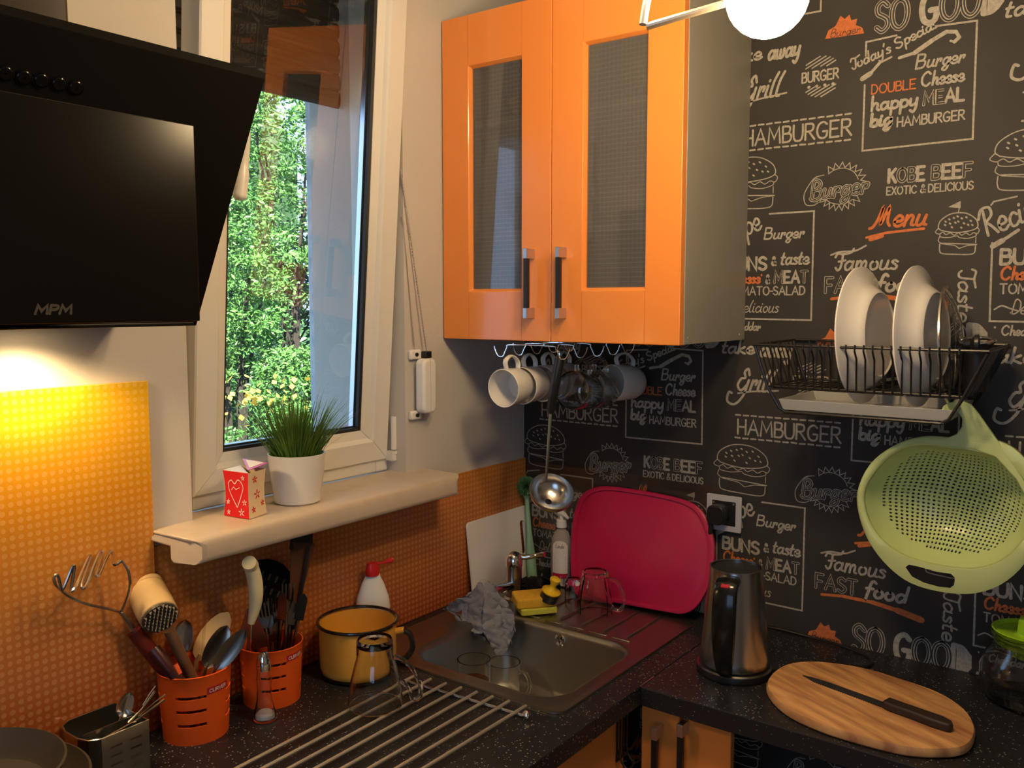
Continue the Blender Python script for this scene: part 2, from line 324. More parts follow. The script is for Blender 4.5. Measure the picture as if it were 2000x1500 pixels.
# ------------------------------------------------------------------ chalk lettering: single-stroke alphabet
G = {
'A': '.7;0,0 .35,1 .7,0;.12,.36 .58,.36', 'B': '.52;0,0 0,1;~0,1 .4,.96 .46,.76 .35,.56 0,.53;~0,.53 .46,.5 .54,.27 .4,.03 0,0',
'C': '.62;~.6,.82 .38,1 .1,.82 0,.5 .1,.15 .38,0 .62,.18', 'D': '.6;0,0 0,1;~0,1 .4,.92 .58,.5 .4,.08 0,0',
'E': '.52;.5,1 0,1 0,0 .52,0;0,.5 .42,.5', 'F': '.5;.5,1 0,1 0,0;0,.5 .4,.5', 'G': '.64;~.6,.85 .38,1 .1,.85 0,.5 .1,.12 .36,0 .58,.12 .62,.42;.36,.42 .62,.42',
'H': '.55;0,0 0,1;.55,0 .55,1;0,.5 .55,.5', 'I': '.05;.02,0 .02,1', 'K': '.55;0,0 0,1;.52,1 0,.45;.18,.6 .55,0', 'L': '.48;0,1 0,0 .48,0',
'M': '.78;0,0 .08,1 .39,.3 .7,1 .78,0', 'N': '.56;0,0 0,1 .55,0 .55,1', 'O': '.68;~.35,1 .1,.85 0,.5 .1,.15 .35,0 .6,.15 .7,.5 .6,.85 .35,1',
'o_': '.5;0,0', 'P': '.5;0,0 0,1;~0,1 .42,.95 .5,.73 .38,.5 0,.47', 'R': '.56;0,0 0,1;~0,1 .42,.96 .5,.75 .38,.54 0,.5;.22,.5 .58,0',
'S': '.52;~.5,.85 .28,1 .05,.86 .08,.62 .3,.5 .5,.36 .5,.14 .27,0 .02,.14', 'T': '.6;0,1 .6,1;.3,1 .3,0', 'U': '.58;~0,1 0,.35 .1,.05 .29,0 .48,.05 .58,.35 .58,1',
'V': '.6;0,1 .3,0 .6,1', 'X': '.55;0,0 .55,1;0,1 .55,0', 'Y': '.6;0,1 .3,.45 .6,1;.3,.45 .3,0', '&': '.62;~.62,.0 .22,.68 .2,.9 .34,1 .46,.86 .38,.65 .06,.32 .08,.08 .3,.0 .6,.38',
'-': '.3;0,.45 .28,.45', "'": '.1;.06,1 .0,.78', '*': '.2;0,.85 .2,.85;.1,.95 .1,.75', ' ': '.3',
'a': '.5;~.38,.44 .2,.5 .03,.3 .08,.03 .24,.04 .37,.22;~.42,.5 .38,.1 .52,.03', 'b': '.42;~0,.95 .02,.05;~.02,.3 .2,.5 .4,.36 .36,.08 .18,.0 .02,.1', 'c': '.38;~.38,.4 .22,.5 .04,.3 .1,.04 .28,.02 .42,.14',
'd': '.5;~.38,.4 .2,.5 .03,.3 .08,.03 .25,.03 .4,.25;.46,1 .4,.06', 'e': '.42;~.05,.22 .34,.27 .34,.44 .18,.52 .03,.32 .07,.06 .26,.0 .44,.12', 'f': '.34;~.4,.9 .28,1 .18,.85 .12,.3 .06,-.2;.0,.5 .32,.52',
'g': '.46;~.4,.42 .2,.5 .04,.3 .1,.05 .28,.08 .4,.4;~.42,.48 .38,-.1 .24,-.38 .06,-.3 .14,-.12 .44,.06', 'h': '.46;~.08,1 .04,.0;~.04,.22 .22,.5 .36,.42 .34,.1 .44,.0', 'i': '.2;~.06,.5 .04,.08 .18,.03;.09,.68 .1,.72',
'k': '.44;~.08,1 .02,0;~.36,.5 .08,.26 .28,.06 .42,.0', 'l': '.24;~.2,1 .06,.6 .04,.08 .2,.03', 'm': '.66;.06,.5 .02,0;~.03,.25 .18,.5 .28,.4 .26,0;~.27,.25 .42,.5 .52,.4 .5,.08 .62,.02',
'n': '.46;.06,.5 .02,0;~.03,.22 .2,.5 .34,.42 .32,.08 .44,.02', 'o': '.44;~.2,.5 .04,.36 .04,.12 .18,0 .36,.12 .36,.38 .2,.5', 'p': '.44;.06,.5 .0,-.42;~.04,.3 .2,.5 .4,.38 .36,.1 .18,.0 .04,.1',
'r': '.34;.06,.5 .02,0;~.03,.22 .14,.46 .3,.48 .26,.3', 's': '.34;~.3,.42 .16,.5 .05,.4 .28,.18 .2,.02 .0,.06', 't': '.28;~.14,.85 .05,.1 .22,.02;.0,.52 .26,.55', 'u': '.48;~.06,.5 .02,.1 .14,.0 .3,.12 .38,.48;~.38,.48 .34,.08 .46,.02',
'w': '.62;~.04,.48 .03,.1 .12,.0 .26,.12 .3,.46;~.3,.46 .28,.08 .38,.0 .52,.14 .54,.5', 'y': '.46;~.06,.5 .04,.12 .16,.06 .34,.2 .4,.5;~.4,.5 .34,-.1 .2,-.4 .04,-.28', 'z': '.4;.03,.48 .34,.48 .03,.02 .36,.02',
# looped capitals
'1B': '.62;~.12,.0 .14,1 .4,1.02 .5,.78 .3,.55 .14,.52;~.3,.55 .56,.45 .54,.1 .3,-.04 .05,.08', '1C': '.55;~.52,.8 .36,1.02 .08,.7 .04,.25 .22,-.02 .5,.14', '1F': '.40;~.0,.15 .12,.0 .26,.2 .3,.9;~-.08,.75 .02,.95 .3,.92 .7,1.0 .82,1.2;.12,.5 .46,.56',
'1G': '.75;~.6,.72 .45,1. .3,.85 .4,.6 .2,.55 .1,.25 .35,.02 .6,.3 .64,.5;~.64,.5 .55,-.2 .2,-.62 -.25,-.5 -.3,-.1 -.12,-.12', '1M': '.8;~-.2,-.05 -.05,.02 .1,.4 .22,1 .24,.3 .3,.2 .5,1 .56,.3 .7,.05', '1R': '.62;~.16,.0 .16,.95;~-.1,.7 .1,1.02 .45,1 .48,.7 .18,.5;~.2,.5 .4,.3 .62,.0',
'1T': '.38;~-.05,.75 .05,.98 .35,.9 .7,1.0;~.36,.92 .28,.1 .1,.0 .0,.15', '1D': '.6;~.12,.0 .16,1 .5,.85 .58,.3 .3,.0 .02,.08',
'1L': '.5;~.1,1 .06,.05 .45,.1', '1a': '.4;0,0',
}
def glyph(ch):
    parts = G[ch].split(';'); adv = float(parts[0]); st = []
    for p in parts[1:]:
        sm = p.startswith('~'); pts = [tuple(float(a) for a in q.split(',')) for q in p.lstrip('~').split()]
        if sm: pts = [(v.x, v.y) for v in bez([(a, b, 0) for a, b in pts], 5)]
        st.append(pts)
    return adv, st
def word(text, x, y, h, w=None, slant=0., xs=1., gap=.18, rot=0.):
    """strokes for a word; fitted to width w when given. '1X' in text = looped capital"""
    cs = []; i = 0
    while i < len(text):
        if text[i] == '1': cs.append(text[i:i+2]); i += 2
        else: cs.append(text[i]); i += 1
    X = 0; st = []
    for c in cs:
        adv, ss = glyph(c)
        for s in ss: st.append([(X+a, b) for a, b in s])
        X += adv+(gap if c[-1].isupper() and len(c) == 1 else gap*.35)
    X -= gap*.35
    sx = (w/X) if w else h*xs
    cr, sr = cos(rad(rot)), sin(rad(rot)); out = []
    for s in st:
        q = []
        for a, b in s:
            px, py = a*sx+b*h*slant, b*h; q.append((x+px*cr-py*sr, y+px*sr+py*cr))
        out.append(q)
    return out
class Ink:
    def __init__(s, fn=None): s.mb = MB(); s.fn = fn or (lambda x, y, e: (-e, -x, y)); s.k = 0
    def stroke(s, pts, w, mi=0, e=.0006, closed=False):
        P = [Vector((a, b)) for a, b in pts]; P2 = [P[0]]
        for p in P[1:]:
            if (p-P2[-1]).length > 1e-5: P2.append(p)
        P = P2; k = len(P); s.k += 1; e = e+(s.k % 7)*.000012
        if k == 1: P.append(P[0]+Vector((1e-4, 0))); k = 2
        L = []; R = []; h = w/2
        for i in range(k):
            a = P[i-1] if i > 0 else (P[-2] if closed else None); b = P[i+1] if i < k-1 else (P[1] if closed else None)
            t = Vector((0, 0))
            if a is not None: t += (P[i]-a).normalized()
            if b is not None: t += (b-P[i]).normalized()
            if t.length < 1e-6: t = (P[i]-a).normalized()
            t.normalize(); n = Vector((-t.y, t.x)); d = 1.
            if a is not None and b is not None:
                c = abs(n.dot(Vector((-(b-P[i]).normalized().y, (b-P[i]).normalized().x)))); d = min(1/max(c, .4), 1.8)
            L.append(P[i]+n*h*d); R.append(P[i]-n*h*d)
        vs = [s.fn(p.x, p.y, e) for p in L]+[s.fn(p.x, p.y, e) for p in R]
        s.mb.add(vs, [(i, i+1, k+i+1, k+i) for i in range(k-1)], mi)
        if not closed:
            for p, q in ((P[0], P[1]), (P[-1], P[-2])):
                t = (p-q).normalized(); n = Vector((-t.y, t.x))
                s.mb.add([s.fn(*(p+n*h), e)]+[s.fn(*(p+(n*cos(a)+t*sin(a))*h), e) for a in (pi/4, pi/2, 3*pi/4)]+[s.fn(*(p-n*h), e)], [(0, 1, 2, 3, 4)], mi)
    def poly(s, pts, mi=0, e=.0006):
        s.mb.add([s.fn(a, b, e) for a, b in pts], [tuple(range(len(pts)))], mi)
    def text(s, t, x, y, h, lw, mi=0, w=None, slant=0., outline=False, e=.0006, rot=0., gap=.18, xs=1.):
        st = word(t, x, y, h, w, slant, xs, gap, rot)
        for q in st: s.stroke(q, lw, mi, e)
        if outline:
            for q in st: s.stroke(q, lw*.45, 2, e+.0005)
# ------------------------------------------------------------------ room shell
ZF, ZC = -.88, 1.72
mb = MB()
mb.box(-3.2, -1.0, 0, .30, ZF, ZC); mb.box(-.456, .15, 0, .30, ZF, ZC); mb.box(-1.0, -.456, 0, .30, ZF, .327); mb.box(-1.0, -.456, 0, .30, 1.60, ZC)
wall_back = obj('wall_back', mb, 'paint', smooth=False, org=(-1.5, 0, ZF)); tag(wall_back, kind='structure')
wall_right = obj('wall_right', MB().box(0, .12, -3.4, 0, ZF, ZC), 'black_wall', smooth=False, org=(0, 0, 0)); tag(wall_right, kind='structure')
mb = MB(); mb.box(-3.3, -3.2, -3.5, -2.35, ZF, ZC); mb.box(-3.3, -3.2, -1.05, .3, ZF, ZC); mb.box(-3.3, -3.2, -2.35, -1.05, ZF, .1); mb.box(-3.3, -3.2, -2.35, -1.05, 1.5, ZC)
tag(obj('wall_left', mb, 'paint', smooth=False), kind='structure')
w2_ = thing('window_2', None, None, (-3.25, -1.7, -.05)); tag(w2_, kind='structure'); mb = MB()
for y0_, y1_, z0_, z1_ in ((-2.35, -2.29, .1, 1.5), (-1.11, -1.05, .1, 1.5), (-2.29, -1.11, .1, .16), (-2.29, -1.11, 1.44, 1.5), (-1.73, -1.67, .16, 1.44)): mb.box(-3.28, -3.22, y0_, y1_, z0_, z1_)
obj('window_frame', mb, 'pvc', w2_, smooth=False); mb = MB(); mb.add([(-3.25, -2.29, .16), (-3.25, -1.11, .16), (-3.25, -1.11, 1.44), (-3.25, -2.29, 1.44)], [(0, 1, 2, 3)]); obj('pane', mb, 'pane', w2_, smooth=False)
tag(obj('wall_front', MB().box(-3.2, .12, -3.5, -3.4, ZF, ZC), 'paint', smooth=False), kind='structure')
tag(obj('floor', MB().box(-3.3, .12, -3.5, .3, ZF-.1, ZF), 'floor', smooth=False), kind='structure')
tag(obj('ceiling', MB().box(-3.3, .15, -3.5, .30, ZC, ZC+.12), 'ceil', smooth=False), kind='structure')

# ------------------------------------------------------------------ printed wallpaper: one roll repeat, placed column by column
TP, TV = .5375, .636
ink = Ink(); T = ink.text; S = ink.stroke; O_ = 1
def dash(y, x0=.052, x1=.29, n=13):
    p = (x1-x0)/n
    for i in range(n): S([(x0+i*p, y+random.uniform(-.0006, .0006)), (x0+i*p+p*.62, y)], .0038)
dash(.475); dash(.423)
T('HAMBURGER', .058, .432, .033, .0042, w=.23)
# large burger
def burger(cx, cy, sx, sy, lw, flag=False):
    def q(l): return [(cx+a*sx, cy+b*sy) for a, b in l]
    def sm(l): return [(v.x, v.y) for v in bez([(a, b, 0) for a, b in q(l)], 6)]
    S(sm([(-.82, .2), (-.95, .35), (-.85, .66), (-.45, .93), (0, 1), (.45, .93), (.85, .66), (.97, .36), (.86, .2), (.5, .1), (0, .06), (-.5, .12), (-.82, .2)]), lw)
    S(sm([(-.95, .3), (-1.08, .12), (-.9, .02), (-.72, .1), (-.55, -.02), (-.35, .06), (-.15, -.06), (.05, .04), (.22, -.07), (.42, .02), (.6, -.08), (.78, .02), (.96, -.03), (1.04, .14), (.94, .26)]), lw*.8)
    S(sm([(-.86, .0), (-.8, -.12), (-.4, -.16), (0, -.1), (.1, -.18), (.5, -.24), (.88, -.14), (.9, -.02)]), lw*.8)
    S(sm([(-.88, -.12), (-.92, -.3), (-.8, -.42)]), lw*.8); S(sm([(.9, -.2), (.9, -.45)]), lw*.8)
    S(q([(-.8, -.42), (-.2, -.46), (.4, -.5), (.95, -.54)]), lw); S(q([(-.75, -.45), (-.1, -.55), (.12, -.7), (.5, -.58), (.92, -.55)]), lw*.8)
    S(sm([(-.84, -.46), (-.84, -.75), (-.7, -.92), (0, -.98), (.6, -1), (.86, -.92), (.9, -.6)]), lw)
    for a, b in ((-.6, .62), (-.42, .72), (-.2, .78), (-.02, .84), (.18, .74), (.4, .78), (.62, .6), (-.62, .46), (-.38, .52), (-.12, .55), (.02, .6), (.3, .5), (.5, .42), (.7, .4), (-.28, .34), (.18, .3)):
        S(q([(a-.02, b), (a+.02, b-.03)]), lw*1.5)
    if flag: S(q([(0, 1), (.08, 1.5)]), lw*.8); ink.poly(q([(.08, 1.55), (.1, 1.2), (-.5, 1.3)]))
burger(.069, .352, .062, .056, .0022)
burger(.490, .223, .036, .040, .0022, flag=True)
# today's special frame
S([(.308, .585), (.308, .612), (.365, .615)], .0036); S([(.432, .620), (.507, .617), (.509, .400), (.308, .398), (.308, .528)], .0036)
T("1Today's", .283, .562, .022, .0034, w=.077, rot=17, slant=.1); T('Special', .366, .588, .021, .0034, w=.078, rot=22, slant=.1)
for i, (a, b, w_) in enumerate(((.372, .571, .002), (.40, .576, .006), (.43, .594, .009), (.455, .606, .008), (.472, .603, .007), (.478, .592, .006), (.470, .585, .007), (.463, .588, .004))):
    if i: S([pp, (a, b)], w_)
    pp = (a, b)
for i, (a, b, w_) in enumerate(((.357, .575, .002), (.335, .567, .004), (.318, .549, .006), (.303, .541, .010))):
    if i: S([pp, (a, b)], w_)
    pp = (a, b)
T('Burger', .403, .545, .026, .0038, w=.085, slant=.15)
T('DOUBLE', .322, .508, .018, .0026, O_, w=.084)
T('Cheese', .414, .510, .026, .0042, w=.075, slant=.1)
T('happy', .322, .475, .028, .0052, w=.088); T('MEAL', .420, .474, .024, .0054, w=.073, outline=False)
for q in word('ME', .420, .474, .024, .040): S(q, .0028, 2, .0013)
T('big', .322, .444, .026, .0062, w=.040, slant=.1); T('HAMBURGER', .373, .438, .018, .0030, w=.122)
# burger seal with zigzag
import itertools
def zig(cx, cy, r0, r1, n, a0, a1, lw, mi=0):
    p = []
    for i in range(n*2+1):
        a = rad(a0+(a1-a0)*i/(2*n)); r = r1 if i % 2 else r0; p.append((cx+r*cos(a), cy+r*sin(a)*.93))
    S(p, lw, mi); return p
zig(.267, .330, .041, .053, 9, 128, -18, .002); zig(.267, .330, .041, .053, 8, -35, -150, .002)
S([(.267+.036*cos(rad(a)), .333+.034*sin(rad(a))) for a in range(15, 140, 8)], .0016); S([(.267+.040*cos(rad(a)), .330+.036*sin(rad(a))) for a in range(-140, -45, 8)], .0016)
S([(v.x, v.y) for v in bez([(.232, .356, 0), (.214, .352, 0), (.202, .338, 0), (.192, .318, 0), (.196, .298, 0), (.212, .295, 0), (.222, .300, 0)], 5)], .0018)
for q in word('1Burger', .204, .306, .036, .118, slant=.15, rot=4): S(q, .0085)
for q in word('1Burger', .204, .306, .036, .118, slant=.15, rot=4): S(q, .0052, 2, .0013)
for q in word('1Burger', .204, .306, .036, .118, slant=.15, rot=4): S(q, .0012, 0, .0018)
T('KOBE', .361, .330, .026, .0060, w=.068); T('BEEF', .441, .330, .026, .0060, w=.072)
for q in word('KOBE', .361, .330, .026, .068)[3:7]: S(q, .0032, 2, .0013)
for q in word('BEEF', .441, .330, .026, .072)[0:3]+word('BEEF', .441, .330, .026, .072)[-2:]: S(q, .0032, 2, .0013)
T('EXOTIC & DELICIOUS', .358, .306, .015, .0026, w=.157)
T('1Menu', .336, .243, .040, .0056, O_, w=.098, slant=.2); S([(.322, .223), (.36, .231), (.43, .236)], .005, O_); S([(.33, .219), (.352, .225)], .008, O_)
# recipe frame
S([(.118, .283), (.214, .283), (.215, .054), (.015, .056), (.013, .203)], .0036)
S([(.008, .274), (.012, .280), (.05, .287)], .003)
T('1Recipe', .0, .215, .050, .0048, w=.108, rot=20, slant=.1)
for i, (a, b, w_) in enumerate(((.055, .225, .003), (.03, .207, .006), (.014, .197, .010))):
    if i: S([pp, (a, b)], w_)
    pp = (a, b)
T('Burger', .108, .229, .024, .0036, w=.086, slant=.15)
T('BUNS', .029, .163, .027, .0060, w=.088); T('&', .126, .172, .018, .004, xs=.8); T('taste', .146, .173, .028, .0044, w=.060, slant=.12)
T('Cheese', .030, .134, .024, .0044, O_, w=.070, slant=.12); T('*', .103, .141, .012, .003, O_, xs=.6); T('&', .114, .133, .018, .004, xs=.7)
T('MEAT', .133, .134, .024, .0056, w=.074)
for q in word('MEAT', .133, .134, .024, .074)[0:1]: S(q, .0029, 2, .0013)
for q in word('MEAT', .133, .134, .024, .074)[-2:]: S(q, .0029, 2, .0013)
T('TOMATO-SALAD', .030, .108, .018, .0030, w=.172)
T('1Delicious', .048, .070, .026, .0024, w=.095, slant=.2); S([(v.x, v.y) for v in bez([(.022, .078, 0), (.034, .085, 0), (.048, .080, 0), (.06, .076, 0)], 4)], .003)
T('*', .024, .036, .010, .003, xs=.6); T('Cheddar', .036, .030, .018, .0032, w=.068, slant=.1)
T('1Famous', .262, .158, .036, .0046, w=.122, slant=.1); S([(v.x, v.y) for v in bez([(.252, .19, 0), (.27, .196, 0), (.30, .197, 0), (.322, .207, 0)], 4)], .0036)
T('FAST', .243, .112, .031, .0062, w=.088)
for q in word('FAST', .243, .112, .031, .088): S(q, .0034, 2, .0013)
T('food', .345, .114, .034, .0062, w=.082, slant=.15)
for i, (a, b, w_) in enumerate(((.256, .099, .005), (.30, .104, .006), (.36, .103, .007), (.41, .096, .009), (.456, .086, .013))):
    if i: S([pp, (a, b)], w_, O_)
    pp = (a, b)
T('1Taste', .496, .152, .030, .0040, w=.100, rot=-90)
# orange half seal
hs = [(.226, -.004), (.232, .012), (.246, .018)]+[(.262+(.036 if i % 2 else .028)*cos(rad(115-i*14.5)), -.002+(.040 if i % 2 else .031)*sin(rad(115-i*14.5))) for i in range(8)]+[(.300, .004), (.303, -.006)]
ink.poly(hs, O_); T('1Burger', .235, -.003, .015, .0012, 2, w=.06, slant=.2, e=.0013)
for t_, x_, w_ in (('SO', .326, .062), ('GOOD', .410, .138)):
    T(t_, x_, -.008, .056, .0110, w=w_)
    if t_ == 'SO':
        for q in word(t_, x_, -.008, .056, w_): S(q, .0080, 2, .0013)
        for q in word(t_, x_, -.008, .056, w_): S(q, .0022, 0, .0018)
    else:
        for q in word(t_, x_, -.008, .056, w_)[2:4]: S(q, .0080, 2, .0013); S(q, .0022, 0, .0018)
ink.poly([(.522, -.006), (.522, .048), (.540, .046), (.550, .034), (.551, .008), (.542, -.005)])
T('take', .016, -.022, .029, .0050, w=.075, slant=.12); T('away', .106, -.027, .036, .0058, w=.068, slant=.12)
T('1Grill', .048, -.106, .050, .0054, w=.085, slant=.25); S([(.056, -.112), (.09, -.106), (.148, -.101)], .0036)
# burger disc with hatching
cx, cy, rr_ = .219, -.078, .041
for i in range(13):
    d_ = -rr_+2*rr_*(i+.5)/13
    half = sqrt(max(rr_**2-d_**2, 0))
    for sgn in (1, -1):
        pts = []
        for k_ in range(9):
            tt = -half+2*half*k_/8; a = cx+tt*.9-d_*.43; b = cy+tt*.43+d_*.9
            if (b-cy)*sgn > .019: pts.append((a, b))
        if len(pts) > 1: S(pts, .0026)
T('BURGER', .181, -.086, .020, .0034, w=.076)
for i in range(4): S([(.195+i*.0165, -.0965), (.1955+i*.0165, -.0965)], .0065)
tile_mb = ink.mb
first = None
cells = [(c, l) for c in range(4) for l in (-1, 0, 1, 2)]
for c, l in cells:
    if first is None:
        first = obj('printed_lettering', tile_mb, ['chalk', 'chalk_orange', 'chalk_dark'], parent=wall_right, smooth=False, local=True); o = first
    else: o = first.copy(); COL.objects.link(o); o.parent = wall_right
    o.location = (0, -c*TP, l*TV)

# ------------------------------------------------------------------ splashbacks
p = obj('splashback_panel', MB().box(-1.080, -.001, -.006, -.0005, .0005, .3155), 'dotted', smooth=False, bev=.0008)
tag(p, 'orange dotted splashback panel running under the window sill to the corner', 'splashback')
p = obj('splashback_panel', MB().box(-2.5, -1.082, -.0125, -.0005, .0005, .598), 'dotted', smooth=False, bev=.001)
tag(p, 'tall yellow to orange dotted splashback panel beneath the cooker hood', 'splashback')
p = obj('clear_panel', MB().box(-.0055, -.0025, -.556, -.012, .001, .308), 'acrylic', smooth=False)
tag(p, 'clear protective sheet on the chalkboard wallpaper behind the sink', 'panel')

# ------------------------------------------------------------------ window
win = thing('window_1', None, None, (-.728, .06, .345)); tag(win, kind='structure')
mb = MB()
mb.box(-1.0, -.962, .056, .125, .345, 1.60); mb.box(-.494, -.456, .056, .125, .345, 1.60); mb.box(-.962, -.494, .056, .125, .345, .386); mb.box(-.962, -.494, .056, .125, 1.565, 1.60)
obj('window_frame', mb, 'pvc', win, smooth=False, bev=.004)
mb = MB(); mb.tube([(-.4575, .035, .395), (-.4575, .035, .47)], .007, 12); mb.box(-.468, -.456, .03, .05, .37, .392); mb.tube([(-.4575, .035, .385), (-.4575, .035, .393)], .0085, 12)
obj('hinge', mb, 'pvc', win)
SM = Matrix.Translation((-.7135, .050, .372)) @ Matrix.Rotation(rad(4.5), 4, 'X')
def swin(mb_): mb_.M = SM; return mb_
HW, SH, ST = .250, 1.21, .072
def frame_rings(pairs, mi=0, mbx=None):
    """nested rectangles (half width inset, local y) lofted into one profile"""
    mbx = mbx or swin(MB()); vs = []; k = len(pairs)
    for ins, y in pairs:
        vs += [(-HW+ins, y, ins), (HW-ins, y, ins), (HW-ins, y, SH-ins), (-HW+ins, y, SH-ins)]
    fs = []
    for i in range(k-1):
        for j in range(4): fs.append((i*4+j, i*4+(j+1) % 4, (i+1)*4+(j+1) % 4, (i+1)*4+j))
    mbx.add(vs, fs, mi); return mbx
sash = obj('sash', frame_rings([(0, .055), (0, .003), (.003, 0), (.046, 0), (.050, .004), (.054, .010), (ST, .016), (ST, .055), (0, .055)]), 'pvc', win, smooth=False)
# mitred joint lines, glazing bead gasket, metal spacer, panes
g_ = frame_rings([(ST-.001, .017), (ST+.006, .020), (ST+.006, .028), (ST, .028)]); obj('gasket', g_, 'rubber', sash, smooth=False)
g_ = frame_rings([(ST+.001, .046), (ST+.001, .033), (ST+.009, .033), (ST+.009, .046)]); obj('spacer', g_, 'alu', sash, smooth=False)
g_ = frame_rings([(ST+.001, .030), (ST+.004, .0295), (ST+.004, .0325)]); obj('seal', g_, 'rubber', sash, smooth=False)
mb = swin(MB()); mb.add([(-HW+ST, .031, ST), (HW-ST, .031, ST), (HW-ST, .031, SH-ST), (-HW+ST, .031, SH-ST)], [(0, 1, 2, 3)])
obj('pane', mb, 'pane', sash, smooth=False)
mb = swin(MB())
for a, b in (((-HW+.003, .003), (-HW+.050, .050)), ((HW-.003, .003), (HW-.050, .050))):
    mb.tube([(a[0], -.0001, a[1]), (b[0], -.0001, b[1])], .0006, 4)
for a, b in (((-HW+.050, .050), (-HW+ST, ST)), ((HW-.050, .050), (HW-ST, ST))): mb.tube([(a[0], .006, a[1]), (b[0], .0155, b[1])], .0007, 4)
obj('mitre_joint', mb, 'concrete', sash, smooth=False)
# handle, pivot at the left stile; its lever reaches past the hood edge
hp = ony(452, 245, -.005); he = ony(463, 392, -.022); mb = MB()
mb.tube([hp+Vector((-.004, .02, 0)), hp+Vector((-.004, -.03, 0))], .011, 14)
lv = [hp+Vector((-.004, -.030, .008)), hp+Vector((0, -.036, -.02)), (hp+he)/2+Vector((.004, -.02, 0)), he+Vector((.002, -.008, .02)), he+Vector((0, -.006, 0))]
mb.tube(bez(lv, 5), [.011]*6+[.010]*6+[.0125]*5+[.013, .013, .011, .006][:len(bez(lv, 5))-17], 14)
obj('window_handle', mb, 'pvc', sash)
# the stone sill
mb = MB(); prof = [(.056, .327), (.056, .345), (-.100, .345), (-.112, .340), (-.116, .331), (-.116, .306), (-.111, .300), (-.070, .300), (-.064, .306), (-.064, .327)]
def sill_x(y, left): t = max(0, min(1, (-y-.082)/.034)); return (-1.086 if left else -.386) + (1 if left else -1)*(.03*(1-sqrt(max(0, 1-t*t)))+(0.))
vs = [(sill_x(y, True), y, z) for y, z in prof]+[(sill_x(y, False), y, z) for y, z in prof]; n = len(prof)
mb.add(vs, [tuple(range(n)), tuple(range(2*n-1, n-1, -1))]+[(i, n+i, n+(i+1) % n, (i+1) % n) for i in range(n)])
# the part inside the reveal is narrower than the nose: trim it with the wall
sl = obj('window_sill', mb, 'sill', bev=.004, seg=3); tag(sl, 'beige stone window sill with rounded overhanging nose', 'sill')

# roller shutter outside the glass, half lowered
shu = thing('roller_shutter', 'dark slatted roller shutter half lowered outside the window', 'shutter', (-.728, .20, 1.172))
k = 0; z = 1.172
while z < 1.62:
    mb = MB(); mb.M = Matrix.Translation((0, .20, z)); pr = [(0, 0), (-.006, .006), (-.008, .018), (-.006, .031), (-.001, .0375), (-.001, .044), (.003, .044), (.003, 0)]
    vs = [(-1.06, a, b) for a, b in pr]+[(-.40, a, b) for a, b in pr]; n = len(pr)
    mb.add(vs, [tuple(range(n)), tuple(range(2*n-1, n-1, -1))]+[(i, n+i, n+(i+1) % n, (i+1) % n) for i in range(n)])
    obj('slat', mb, 'shutter', shu, smooth=False); z += .038
# shutter winder on the wall beside the window
wd = thing('shutter_winder', 'white box winder with beaded cord on wall beside the window', 'winder', (-.41, -.001, .472))
mb = MB(); mb.M = Matrix.Translation((-.411, -.002, .540)) @ Matrix.Rotation(pi/2, 4, 'X')
mb.prism(rrect(-.022, .022, -.062, .062, .015), .006, .034); obj('winder_case', mb, 'white_pl', wd, bev=.006, seg=3)
mb = MB(); mb.box(-.4115, -.4105, -.0368, -.035, .478, .602); obj('case_seam', mb, 'concrete', wd, smooth=False)
for bz0, bz1 in ((.600, .622), (.464, .484)): obj('bracket', MB().box(-.447, -.412, -.011, -.0005, bz0, bz1), 'white_pl', wd, bev=.003)
for bz in (.611, .474): obj('screw', MB().tube([(-.430, -.011, bz), (-.430, -.0145, bz)], .0045, 10), 'blackpl', wd)
obj('cord_guide', MB().box(-.414, -.394, -.026, -.010, .602, .618), 'blackpl', wd, bev=.002)
mb = MB(); a = Vector((-.404, -.018, .617)); b = ony(783, 332, -.002)
for i in range(62): q = a.lerp(b, i/61); mb.tube([q-Vector((0, 0, .0022)), q+Vector((0, 0, .0022))], .0018, 5)
mb.tube([a, b], .0007, 4); mb.tube([(-.430, -.006, .618), tuple(ony(786, 420, -.001))], .0011, 5); obj('cord', mb, 'alu', wd)

